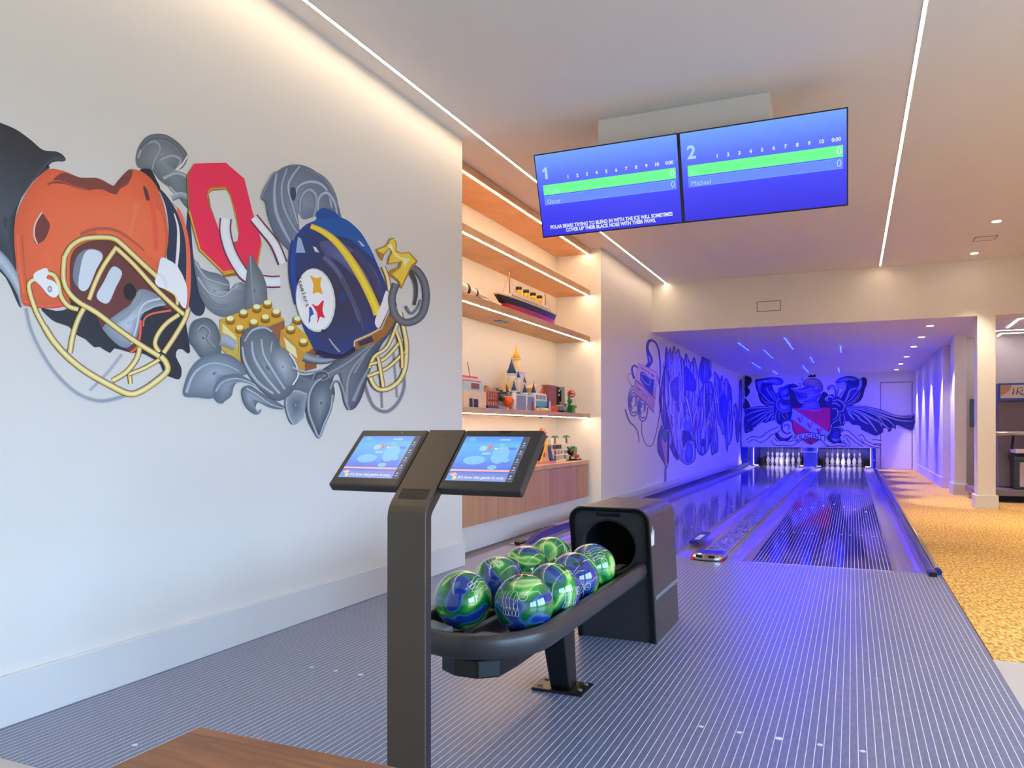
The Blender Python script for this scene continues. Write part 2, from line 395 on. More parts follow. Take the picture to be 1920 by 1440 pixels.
def trough(x0, x1, y0, y1, d=0.055, n=10):
    c, r = (x0+x1)/2, (x1-x0)/2; top = [(c-r*math.cos(math.pi*i/n), -d*math.sin(math.pi*i/n)) for i in range(n+1)]
    top[0] = (x0, -0.002); top[-1] = (x1, -0.002)
    poly = top + [(x1, -0.1), (x0, -0.1)]
    return MB().prism(poly, lambda a,b,t: (a, t, b), y0, y1)
LEND = 25.98
LN = ['left', 'right']
for i, cx in enumerate(LC):
    t = thing('bowling_lane', ['left bowling lane beside the mural wall, partly behind the ball return hood', 'right bowling lane next to the carpet, its white pinstripes running to the pins'][i], 'bowling lane', (cx, YF, 0), 'two bowling lanes')
    obj('lane_bed', MB().box(cx-HW, cx+HW, YF, LEND, -0.1, 0.0), M_lane, t)
    obj('foul_line', MB().box(cx-HW, cx+HW, YF-0.004, YF+0.006, -0.01, 0.0008), M_mark, t)
    for x0, x1 in ((cx-HW-0.233, cx-HW), (cx+HW, cx+HW+0.233)):
        g = obj('gutter', trough(x0, x1, YF, 25.2), M_gutter, t)
        for p in g.data.polygons: p.use_smooth = False
    for k in range(-3, 4):   # aiming arrows in an open V
        y = YF + 4.6 + (3-abs(k))*0.32
        obj('lane_arrow', MB().add([(cx+k*0.137-0.014, y, 0.0012), (cx+k*0.137+0.014, y, 0.0012), (cx+k*0.137, y+0.15, 0.0012)], [(0,1,2)]), M_mark, t)
    for k in (-4,-3,-2,-1.3,1.3,2,3,4):
        obj('lane_dot', MB().cyl((cx+k*0.11, YF+2.1, 0.0003), 0.010, 0.001, 10), M_mark, t)
    for k in range(-4, 5):
        obj('lane_dot', MB().cyl((cx+k*0.12, YF-0.07, 0.0003), 0.007, 0.001, 10), M_mark, t)
    for yy, ks in ((2.925, (-2,-1,0,1,2)), (1.956, (-2,-1,0,1,2))):
        cc = cx if i else -2.03
        for k in ks:
            if i == 0 and k > 0: continue
            tag(obj('approach_dot', MB().cyl((cc+k*0.137, yy, 0.0002), 0.010 if k else 0.013, 0.0012, 14), M_mark),
                'white floor dot, %s row, %s dot before the %s lane' % ('far' if yy > 2.5 else 'near', {-2:'leftmost',-1:'second',0:'middle',1:'fourth',2:'rightmost'}[k], LN[i]), 'floor dot', 'approach dots')

# capping between and beside the lanes
t = thing('division_capping', 'wide marbled capping between the two lanes with a rounded chrome nose', 'lane divider', (-1.12, YF, 0))
obj('cap_board', MB().box(-1.213, -1.01, YF+0.12, 25.2, -0.1, 0.018), M_capm, t, bevel=0.004)
for x in (-1.213, -1.007): obj('edge_rail', MB().tube([(x, YF+0.1, 0.012), (x, 25.2, 0.012)], 0.008, 8), M_rail, t)
def halfpill(x0, x1, y0, y1, z0, z1, inset=0.0):
    cx, r = (x0+x1)/2, (x1-x0)/2; pl = []
    for k in range(0, 13):
        a = math.pi + math.pi*k/12; pl.append((cx + r*math.cos(a), y0 + r*0.55*(1+math.sin(a))))
    pl += [(x1, y1), (x0, y1)]
    def ring(s, z): return [(cx+(a-cx)*s, y1+(b-y1)*s, z) for a,b in pl]
    return MB().rings([ring(1, z0), ring(1, z0+(z1-z0)*0.5), ring(0.93, z0+(z1-z0)*0.8), ring(0.78, z1)], smooth=False)
nose = obj('nose', halfpill(-1.243, -0.985, YF-0.13, YF+0.14, 0.0, 0.055), M_chrome, t)
obj('nose_trim', halfpill(-1.248, -0.98, YF-0.137, YF+0.14, -0.002, 0.02), M_black, nose)
for x in (-1.205, -1.10): obj('slot', MB().box(x, x+0.05, YF-0.128, YF-0.07, 0.034, 0.047), M_black, nose)
for x in (-1.24, -0.998): obj('reflector', MB().box(x-0.013, x+0.013, YF-0.105, YF-0.03, 0.002, 0.022), M_red, nose)
t = thing('side_rail', 'dark raised rail along the left lane with a curved nose end', 'lane rail', (-2.85, YF, 0))
obj('cap_board', MB().box(-2.98, -2.746, YF, 25.2, -0.1, 0.02), M_gutter, t, bevel=0.003)
def bent_rail(x, yn, h, w):
    path = [(0.0, yn-0.02), (0.02, yn), (h*0.55, yn+0.12), (h*0.9, yn+0.34), (h, yn+0.6)]
    mb = MB(); rs = []
    for z, y in path: rs.append([(x-w/2, y, max(z-0.06, 0.0)), (x+w/2, y, max(z-0.06, 0.0)), (x+w/2, y, z+0.015), (x-w/2, y, z+0.015)])
    rs.append([(x-w/2, 25.0, h-0.06), (x+w/2, 25.0, h-0.06), (x+w/2, 25.0, h+0.015), (x-w/2, 25.0, h+0.015)])
    return mb.rings(rs, smooth=False)
obj('rail', bent_rail(-2.80, YF+0.02, 0.10, 0.05), M_navy, t)
obj('rail_top', MB().box(-2.835, -2.765, YF+0.75, 25.0, 0.115, 0.124), M_rail, t, bevel=0.003)
obj('nose_cap', MB().box(-2.93, -2.86, YF, YF+0.22, 0.0, 0.04).box(-2.86, -2.84, YF+0.04, YF+0.5, 0.0, 0.03), M_black, t, bevel=0.008)
t = thing('side_rail', 'low metal rail along the right lane edge beside the carpet', 'lane rail', (0.56, YF, 0))
obj('cap_board', MB().box(0.527, 0.612, YF+0.02, 25.2, -0.1, 0.02), M_rail, t, bevel=0.004)
obj('rail', bent_rail(0.545, YF-0.02, 0.035, 0.03), M_navy, t)
obj('outer_tube', MB().tube([(0.603, YF+0.02, 0.02), (0.603, 25.2, 0.02)], 0.018, 10), M_rail, t)
obj('end_bracket', MB().box(0.53, 0.585, YF-0.14, YF-0.02, 0.0, 0.035), M_black, t, bevel=0.006)
obj('roller', MB().cyl((0.603, YF-0.06, 0.026), 0.022, 0.09, 14, ax='y'), M_navy, t)
tag(obj('warning_sticker', MB().box(-1.425, -1.375, YF+1.0, YF+1.35, 0.0225, 0.0235), M_white), 'small white sticker on the gutter rim of the left lane', 'sticker')
obj('print', MB().box(-1.41, -1.39, YF+1.05, YF+1.15, 0.0236, 0.024), mat('green_print', (40,150,110), 0.5), [o for o in COL.objects if o.name == 'warning_sticker'][0])
tag(obj('gutter_lip', MB().box(-1.4465, -1.365, YF+0.86, YF+1.6, -0.002, 0.0222), M_navy), 'short navy ball guide beside the left lane that carries a sticker', 'ball guide')

# ================================================================ pin decks
M_housing = mat('housing_blue', (30,34,130), 0.35)
M_pit = mat('pit_black', (10,10,14), 0.6)
M_dbl = mat('deck_blue', (20,24,150), 0.35)
for i, cx in enumerate(LC):
    t = thing('pinsetter', '%s pinsetter housing in the low opening under the crest mural' % LN[i], 'pinsetter', (cx, 23.7, 0), 'pinsetters')
    obj('back_curtain', MB().box(cx-0.80, cx+0.80, 26.2, 26.25, 0.17, 0.60), M_dbl, t)
    obj('pit_cushion', MB().box(cx-0.78, cx+0.78, 26.02, 26.2, -0.1, 0.19), M_pit, t)
    for s in (-1, 1):
        obj('side_panel', MB().box(cx+s*0.77-0.03, cx+s*0.77+0.03, 24.0, 26.2, 0.0, 0.6), M_dbl, t)
        obj('kickback', MB().box(cx+s*0.56-0.012, cx+s*0.56+0.012, 25.3, 26.1, 0.0, 0.24), M_pit, t)
        obj('frame_pipe', MB().tube([(cx+s*0.735, 24.3, 0.57), (cx+s*0.735, 24.3, 0.06), (cx+s*0.72, 24.3, 0.03), (cx+s*0.69, 24.3, 0.018), (cx+s*0.59, 24.3, 0.018)], 0.014, 8), M_white, t)
    obj('string_plate', MB().box(cx-0.5, cx+0.5, 24.85, 25.9, 0.545, 0.575), M_gutter, t)
    obj('deck_edge', MB().box(cx-0.52, cx+0.52, 25.9, 25.93, 0.0, 0.02), M_white, t)
    dl = obj('deck_light', MB().box(cx-0.5, cx+0.5, 23.80, 23.82, 0.60, 0.605), M_ledd, t)
t = thing('pinsetter_divider', 'blue box between the two pin decks with a white bar across its top', 'pinsetter cover', (-1.11, 23.7, 0))
obj('cover', MB().box(-1.28, -0.94, 23.9, 26.2, 0.0, 0.42).box(-1.3, -0.92, 24.1, 26.0, 0.42, 0.6), M_housing, t, bevel=0.01)
obj('front_bar', MB().tube([(-1.33, 23.75, 0.56), (-1.33, 23.56, 0.48), (-1.33, 23.55, 0.455), (-0.90, 23.55, 0.455), (-0.90, 23.56, 0.48), (-0.90, 23.75, 0.56)], 0.012, 8), M_white, t)
t = thing('pinsetter_end_panel', 'blue end panel of the pin deck against the lane wall', 'pinsetter cover', (-2.86, 23.7, 0))
obj('panel', MB().box(-2.979, -2.78, 23.5, 23.58, 0.0, 0.57), M_dbl, t, bevel=0.004)
obj('knob', MB().sphere((-2.79, 23.47, 0.2), 0.02, 10, 6), M_chrome, t)
t = thing('pinsetter_end_panel', 'blue end panel of the pin deck beside the corridor carpet', 'pinsetter cover', (0.56, 23.7, 0))
obj('panel', MB().box(0.53, 0.60, 23.5, 24.2, 0.0, 0.574), M_dbl, t, bevel=0.004)
obj('knob', MB().sphere((0.565, 23.49, 0.24), 0.02, 10, 6), M_chrome, t)

prof = [(0.0255,0),(0.0286,0.006),(0.036,0.03),(0.0493,0.057),(0.0576,0.086),(0.0605,0.114),(0.0578,0.149),(0.0455,0.184),(0.0313,0.219),(0.0245,0.24),(0.0228,0.254),(0.0235,0.276),(0.0272,0.30),(0.0318,0.325),(0.0323,0.343),(0.0302,0.357),(0.0238,0.371),(0.0125,0.379),(0.001,0.381)]
M_pin = mat('pin_plastic', (244,242,240), 0.18, coat=0.5)
M_band = mat('pin_band', (120,40,60), 0.3)
def make_pin():
    t = thing('bowling_pin', 'x', 'bowling pin', (0,0,0), 'bowling pins')
    b = obj('body', MB().lathe(prof, n=18), M_pin, t)
    obj('neck_band', MB().lathe([(0.0258,0.236),(0.0262,0.237),(0.0238,0.249),(0.0234,0.248)], n=16).lathe([(0.0232,0.262),(0.0237,0.262),(0.0245,0.273),(0.024,0.273)], n=16), M_band, t)
    obj('string', MB().cyl((0,0,0.38), 0.0025, 0.165, 6), M_white, t)
    return t
pin0 = make_pin(); first = True
RW = ['head pin at the front', 'second row', 'third row', 'back row']
PS = {1:[''], 2:[' on the left',' on the right'], 3:[' on the left',' in the middle',' on the right'], 4:[' at far left',' left of centre',' right of centre',' at far right']}
for i, cx in enumerate(LC):
    for r_ in range(4):
        for k in range(r_+1):
            o = pin0 if first else copy_tree(pin0); first = False
            o.location = (cx + (k-r_/2)*0.3048, 25.01 + r_*0.264, 0.0)
            o['label'] = 'white bowling pin on the %s lane, %s%s' % (LN[i], RW[r_], PS[r_+1][k])

# ================================================================ ball return
t = br = thing('ball_return', 'black ball return with arched hood and long curved ball rack', 'ball return', (-1.13, 4.1, 0))
HX0, HX1 = -1.345, -0.924
def hood_outline(n=8, r=0.075, top=0.712, inset=0.0):
    x0, x1, z1 = HX0+inset, HX1-inset, top-inset; r = max(r-inset, 0.01); p = [(x0, 0.0)]
    for k in range(n+1):
        a = math.pi - math.pi/2*k/n; p.append((x0+r+r*math.cos(a), z1-r+r*math.sin(a)))
    for k in range(n+1):
        a = math.pi/2 - math.pi/2*k/n; p.append((x1-r+r*math.cos(a), z1-r+r*math.sin(a)))
    p.append((x1, 0.0)); return p
yf = lambda z: 3.955 - 0.165*z/0.712
yb_ = lambda z: 4.515 - 0.14*z/0.712
ol = hood_outline()
rs = []
for k in range(5): rs.append([(x, yf(z)+(yb_(z)-yf(z))*k/4, z) for x, z in ol])
shell = MB(); shell.rings(rs, closed=False, cap0=False, cap1=False, smooth=False)
obj('hood', shell.rings([rs[-1], [(x, y+0.004, z) for x,y,z in rs[-1]]], cap0=False, cap1=True, smooth=False), M_graph, t)
oi = hood_outline(inset=0.022)
bz = MB().rings([[(x, yf(z)-0.004, z) for x,z in ol], [(x, yf(z)-0.006, z) for x,z in hood_outline(inset=0.006)], [(x, yf(z)-0.004, z) for x,z in oi], [(x, yf(z)+0.018, z) for x,z in oi]], closed=False, cap0=False, cap1=False, smooth=False)
bz.rings([[(x, yf(z)-0.004, z) for x,z in ol], [(x, yf(z)+0.006, z) for x,z in hood_outline(inset=-0.002)]], closed=False, cap0=False, cap1=False, smooth=False)
obj('bezel', bz, M_black, t)
cxm, czm, rm = -1.142, 0.505, 0.133
def ray_poly(c, a, poly):
    best = None; dx, dz = math.cos(a), math.sin(a)
    for (x0,z0),(x1,z1) in zip(poly, poly[1:]+poly[:1]):
        ex, ez = x1-x0, z1-z0; den = dx*ez-dz*ex
        if abs(den) < 1e-9: continue
        tt = ((x0-c[0])*ez-(z0-c[1])*ex)/den; s = ((x0-c[0])*dz-(z0-c[1])*dx)/den
        if tt > 0 and -1e-6 <= s <= 1+1e-6 and (best is None or tt < best): best = tt
    return (c[0]+dx*best, c[1]+dz*best)
N = 64; oo = []; ii = []; jj = []
for k in range(N):
    a = 2*math.pi*k/N; x, z = ray_poly((cxm, czm), a, oi); oo.append((x, yf(z)+0.012, z))
    x, z = cxm+(rm+0.012)*math.cos(a), czm+(rm+0.012)*math.sin(a); ii.append((x, yf(z)+0.012, z))
    x, z = cxm+rm*math.cos(a), czm+rm*math.sin(a); jj.append((x, yf(z)+0.02, z))
mp_ = MB().rings([oo, ii, jj], cap0=False, cap1=False, smooth=False)
for c in ((HX0+0.022, 0.0), (HX1-0.022, 0.0)):
    k = min(range(N), key=lambda q: (oo[q][0]-c[0])**2+(oo[q][2]-c[1])**2)
    mp_.add([(c[0], yf(0)+0.012, 0), oo[(k-1)%N], oo[k], oo[(k+1)%N]], [(0,1,2),(0,2,3)])
fp = obj('front_panel', mp_, mat('soft_black_panel', (48,46,48), 0.55), t)
obj('tunnel', MB().rings([jj, [(x, y+0.42, z) for x,y,z in jj]], cap0=False, cap1=True), M_pit, t)
obj('lettering', MB(), M_black, fp) if False else text_obj('lettering', 'Brunswick', 0.030, frame_mtx((-1.138, yf(0.672)+0.0105, 0.672), (1,0,0), (0, -0.165/0.712, 1)), M_black, fp, bold=0.0012, ext=0.0012)
# crown emblem on the hood side
c0 = site(1224, 1006, X=HX1+0.002)
cr_ = [(-0.024,-0.045),(0.030,-0.045),(0.034,0.03),(0.024,-0.002),(0.016,0.035),(0.006,0.0),(0.0,0.052),(-0.008,0.0),(-0.020,0.03),(-0.020,0.0),(-0.032,0.018)]
obj('crown_emblem', MB().prism(cr_, lambda a,b,d: (HX1+d, c0.y+a, c0.z+b), 0.0, 0.002), M_white, t)
obj('side_groove', MB().hexa([(HX1,3.93,0.232),(HX1,4.475,0.232),(HX1+0.006,4.475,0.232),(HX1+0.006,3.93,0.232),(HX1,3.93,0.252),(HX1,4.475,0.252),(HX1+0.006,4.475,0.252),(HX1+0.006,3.93,0.252)]), M_grey, t)
obj('hatch', MB().box(-1.19, -1.02, 3.93, 4.1, 0.368, 0.374), mat('service_label', (190,186,176), 0.5), t)
# rack
RX0, RX1, RYN = -1.463, -0.975, 2.55
def rim_path(x0, x1, yn, yl, yr, n=20):
    cx, r = (x0+x1)/2, (x1-x0)/2; p = [(x1, yr)]
    for k in range(1, 6): p.append((x1, yr+(yn-yr)*k/5))
    for k in range(1, n): 
        a = math.pi*k/n; p.append((cx+r*math.cos(a), yn-r*1.1*abs(math.sin(a))**0.9))
    for k in range(0, 6): p.append((x0, yn+(yl-yn)*k/5))
    return p
rp = rim_path(RX0, RX1, RYN, 3.93, 4.32)
rr = []
for i, (x, y) in enumerate(rp):
    a = Vector(rp[max(i-1,0)]); b = Vector(rp[min(i+1,len(rp)-1)]); tng = (b-a).normalized(); nr = Vector((tng.y, -tng.x))
    ring = []
    for k in range(14):
        q = 2*math.pi*k/14; cu, su = math.cos(q), math.sin(q)
        e = lambda v: math.copysign(abs(v)**0.65, v)
        ww, hh = 0.027, 0.042
        off = e(cu)*ww*(1.0 if su > -0.2 else 0.8); ring.append((x+nr.x*off, y+nr.y*off, 0.389+e(su)*hh))
    rr.append(ring)
obj('rim', MB().rings(rr), mat('rim_charcoal', (54,50,51), 0.36), t)
inner = [(x, y) for x, y in rim_path(RX0+0.01, RX1-0.01, RYN+0.005, 3.9, 3.9)]
obj('tray', MB().prism(inner, lambda a,b,d: (a,b,d), 0.352, 0.362), M_black, t)
cxr = (RX0+RX1)/2
for x in (cxr-0.125-0.062, cxr-0.125+0.052, cxr+0.125-0.06, cxr+0.125+0.055):
    obj('ball_track', MB().box(x-0.010, x+0.010, 2.5, 3.86, 0.362, 0.3675), M_grey, t)
obj('end_pad', MB().prism([(RX0+0.03,2.52),(RX0+0.06,2.42),(RX0+0.14,2.35),(RX0+0.16,2.45)], lambda a,b,d: (a,b,d), 0.362, 0.405), M_grey, t, bevel=0.008)
obj('end_pad', MB().prism([(cxr-0.02,2.36),(cxr+0.1,2.36),(RX1-0.06,2.47),(cxr+0.02,2.47)], lambda a,b,d: (a,b,d), 0.362, 0.395), M_grey, t, bevel=0.008)
obj('button', MB().cyl((cxr-0.10, 2.345, 0.392), 0.014, 0.006, 14).cyl((cxr+0.03, 2.325, 0.392), 0.014, 0.006, 14), M_white, t)
under = rim_path(RX0+0.02, RX1-0.02, RYN, 3.9, 3.9); u2 = [(cxr+(x-cxr)*0.62, 2.62+(y-2.62)*0.62 if y < 2.62 else y) for x, y in under]
obj('underside', MB().rings([[(x,y,0.352) for x,y in under], [(x,y,0.315) for x,y in u2]], smooth=False), M_black, t)
obj('drip_box', MB().prism([(cxr-0.13,2.50),(cxr-0.11,2.41),(cxr-0.04,2.37),(cxr+0.05,2.37),(cxr+0.11,2.42),(cxr+0.12,2.55),(cxr+0.12,2.75),(cxr-0.13,2.75)], lambda a,b,d: (a,b,d), 0.255, 0.318), M_black, t, bevel=0.006)
lg = obj('leg', MB().hexa([(-1.17,3.07,0.012),(-1.085,3.07,0.012),(-1.085,3.17,0.012),(-1.17,3.17,0.012),(-1.18,2.95,0.352),(-1.075,2.95,0.352),(-1.075,3.10,0.352),(-1.18,3.10,0.352)]), M_black, t, bevel=0.006)
obj('foot_plate', MB().box(-1.25, -1.02, 3.045, 3.205, 0.0, 0.012), M_black, t, bevel=0.005)
for x, y in ((-1.225,3.09),(-1.045,3.09),(-1.225,3.17),(-1.045,3.17)):
    obj('bolt', MB().cyl((x,y,0.012), 0.011, 0.005, 6), M_grey, t)

# ---------------------------------------------------------------- balls
def ball_mat():
    m = mat('marbled_ball', (20,160,60), 0.08, coat=1.0)
    n = m.node_tree.nodes; l = m.node_tree.links; b = n['Principled BSDF']
    t = n.new('ShaderNodeTexCoord'); oi_ = n.new('ShaderNodeObjectInfo')
    mu = n.new('ShaderNodeMath'); mu.operation = 'MULTIPLY'; mu.inputs[1].default_value = 37.0; l.new(oi_.outputs['Random'], mu.inputs[0])
    ad = n.new('ShaderNodeVectorMath'); ad.operation = 'ADD'; l.new(t.outputs['Object'], ad.inputs[0]); l.new(mu.outputs[0], ad.inputs[1])
    nz = n.new('ShaderNodeTexNoise'); nz.inputs['Scale'].default_value = 3.4; nz.inputs['Detail'].default_value = 1.0; nz.inputs['Distortion'].default_value = 2.4; nz.inputs['Roughness'].default_value = 0.4
    l.new(ad.outputs[0], nz.inputs['Vector'])
    cr = n.new('ShaderNodeValToRGB'); e = cr.color_ramp.elements
    e[0].position = 0.30; e[0].color = (*S((14,30,110)), 1); e[1].position = 0.42; e[1].color = (*S((22,60,140)), 1)
    for p, c in ((0.44,(60,110,160)), (0.47,(10,92,60)), (0.53,(14,124,56)), (0.565,(46,170,48)), (0.60,(206,222,140)), (0.64,(70,180,60)), (0.72,(16,60,110))):
        q = e.new(p); q.color = (*S(c), 1)
    l.new(nz.outputs['Fac'], cr.inputs[0]); l.new(cr.outputs[0], b.inputs['Base Color'])
    return m
M_ball = ball_mat()
M_line = mat('engraved_line', (214,220,200), 0.4)
M_hole = mat('finger_hole', (60,54,30), 0.6)
BR = 0.108
def on_ball(x, y, r=BR*1.002):     # tangent plane at -Y side, x right, y up (metres along the surface)
    d = math.hypot(x, y); th = d/BR
    if d < 1e-9: return Vector((0,-r,0))
    return Vector((math.sin(th)*x/d*r, -math.cos(th)*r, math.sin(th)*y/d*r))
def sline(mb, pts, w=0.0016):
    L = []; 
    for a, b in zip(pts[:-1], pts[1:]):
        n_ = max(2, int(math.hypot(b[0]-a[0], b[1]-a[1])/0.004))
        L += [(a[0]+(b[0]-a[0])*k/n_, a[1]+(b[1]-a[1])*k/n_) for k in range(n_)]
    L.append(pts[-1]); P = [on_ball(*p) for p in L]; vs = []
    for i, p in enumerate(P):
        tg = (P[min(i+1,len(P)-1)]-P[max(i-1,0)]).normalized(); sd = tg.cross(p.normalized())*w/2
        vs += [p-sd, p+sd]
    mb.add(vs, [(2*i, 2*i+1, 2*i+3, 2*i+2) for i in range(len(P)-1)])
def curve2(pts, n=6):
    out = []; P = [pts[0]]+list(pts)+[pts[-1]]
    for i in range(1, len(P)-2):
        for k in range(n):
            t_ = k/n; a,b,c,d = P[i-1],P[i],P[i+1],P[i+2]
            out.append(tuple(0.5*((2*b[q])+(-a[q]+c[q])*t_+(2*a[q]-5*b[q]+4*c[q]-d[q])*t_*t_+(-a[q]+3*b[q]-3*c[q]+d[q])*t_**3) for q in (0,1)))
    out.append(tuple(pts[-1])); return out
def make_ball():
    t = thing('bowling_ball', 'x', 'bowling ball', (0,0,0), 'bowling balls on the rack')
    obj('shell', MB().sphere((0,0,0), BR, 48, 32), M_ball, t)
    e = MB()
    for k, ox in enumerate((-0.034, -0.02, -0.006, 0.010, 0.024)):      # fan of pin outlines
        sl = -0.10+0.09*k
        P = lambda x, y: (ox + x + y*sl*0.5, y)
        sline(e, curve2([P(0.003,0.045), P(-0.006,0.03), P(-0.008,0.008), P(-0.003,-0.012), P(-0.004,-0.018)]))
        sline(e, curve2([P(-0.004,-0.022), P(-0.006,-0.034), P(-0.002,-0.042), P(0.004,-0.040), P(0.005,-0.030), P(0.003,-0.022)]))
        sline(e, [P(-0.006,-0.014), P(0.004,-0.016)]); sline(e, [P(-0.006,-0.019), P(0.004,-0.021)])
    sline(e, curve2([(0.003,0.045),(0.012,0.04),(0.014,0.02),(0.006,0.0),(0.004,-0.012)]))
    sline(e, [(0.034+0.016*math.cos(2*math.pi*k/20), 0.03+0.016*math.sin(2*math.pi*k/20)) for k in range(21)])
    sline(e, curve2([(0.022,0.02),(0.03,0.028),(0.04,0.026)]))
    sline(e, curve2([(-0.03,0.075),(-0.01,0.095),(0.02,0.10)])); sline(e, curve2([(0.06,0.05),(0.085,0.06),(0.10,0.05)])); sline(e, curve2([(-0.09,-0.02),(-0.095,0.03),(-0.08,0.06)]))
    obj('emblem', e, M_line, t)
    for (x, y), rr_ in zip(((-0.02,0.125),(0.012,0.13),(0.0,0.175)), (0.011, 0.011, 0.013)):
        p = on_ball(x, y, BR*1.001); nrm = p.normalized(); u = nrm.cross(Vector((1,0,0))).normalized(); v = nrm.cross(u)
        ring = [p+u*math.cos(2*math.pi*k/14)*rr_+v*math.sin(2*math.pi*k/14)*rr_ for k in range(14)]
        obj('finger_hole', MB().rings([[q+nrm*0.0005 for q in ring], [q-nrm*0.006 for q in ring]], cap0=True, cap1=True), M_hole, t)
    return t
BL = [((-1.088,2.585),(-.37,0,-6),'navy and green marbled ball, pin emblem facing out, nearest in the right row'),
      ((-1.322,2.56),(.60,.42,-62),'lime, cream and navy ball at the near left end of the rack'),
      ((-1.075,2.85),(.72,-.28,0),'second ball in the right row, pin emblem on its right side'),
      ((-1.335,2.90),(-.1,.85,20),'second ball in the left row, emblem on its top'),
      ((-1.085,3.13),(.2,-.6,0),'third ball in the right row, finger hole near its top'),
      ((-1.345,3.22),(-.5,-.8,30),'third ball in the left row, no emblem in view'),
      ((-1.095,3.41),(.15,.45,-70),'ball nearest the hood mouth with its emblem turned up'),
      ((-1.345,3.53),(.85,.1,-30),'farthest ball in the left row, emblem at its right edge')]
def face(pos, ox, oy, spin):
    c = (Vector((0,0,H_))-Vector(pos)).normalized(); r = Vector((0,0,1)).cross(c).normalized(); u = c.cross(r)
    n = (r*ox+u*oy+c*math.sqrt(max(0.02,1-ox*ox-oy*oy))).normalized()
    up = (u-n*u.dot(n)).normalized(); rt = up.cross(n)
    a = R(spin); up, rt = up*math.cos(a)-rt*math.sin(a), rt*math.cos(a)+up*math.sin(a)
    return Matrix(((rt.x,-n.x,up.x),(rt.y,-n.y,up.y),(rt.z,-n.z,up.z))).to_euler()
b0 = make_ball()
for i, ((x,y),rt,lb) in enumerate(BL):
    o = b0 if i == 0 else copy_tree(b0)
    o.location = (x, y, 0.3675+BR); o.rotation_euler = face((x, y, 0.3675+BR), *rt); o['label'] = lb
# ================================================================ score screens
def screen_mat(name, stops, axis='Z', strength=1.0):
    m = bpy.data.materials.new(name); m.use_nodes = True; n = m.node_tree.nodes; l = m.node_tree.links
    b = n['Principled BSDF']; b.inputs['Base Color'].default_value = (0.01,0.01,0.012,1); b.inputs['Roughness'].default_value = 0.25
    t = n.new('ShaderNodeTexCoord'); s = n.new('ShaderNodeSeparateXYZ'); cr = n.new('ShaderNodeValToRGB')
    l.new(t.outputs['Generated'], s.inputs[0]); l.new(s.outputs[axis], cr.inputs[0])
    e = cr.color_ramp.elements
    e[0].position, e[0].color = stops[0][0], (*S(stops[0][1]), 1); e[1].position, e[1].color = stops[-1][0], (*S(stops[-1][1]), 1)
    for p, c in stops[1:-1]: q = e.new(p); q.color = (*S(c), 1)
    l.new(cr.outputs[0], b.inputs['Emission Color']); b.inputs['Emission Strength'].default_value = strength*2**-EXP
    return m
def glow(name, c, s=1.0): return mat(name, (4,4,4), 0.3, emit=s*2**-EXP, ecol=S(c))
M_scr = screen_mat('score_screen', [(0,(52,44,226)),(0.35,(66,66,250)),(0.7,(92,116,255)),(1,(116,166,255))])
G_green = glow('glow_green', (112,255,150)); G_bar = glow('glow_bar', (106,142,250)); G_white = glow('glow_white', (225,235,255)); G_pale = glow('glow_pale', (176,214,255)); G_edge = glow('glow_edge', (140,180,255)); G_pname = glow('glow_mint', (170,250,225))
MV = Vector((0,-0.3195,0.9475)); MU = Vector((1,0,0)); MN = MU.cross(MV)
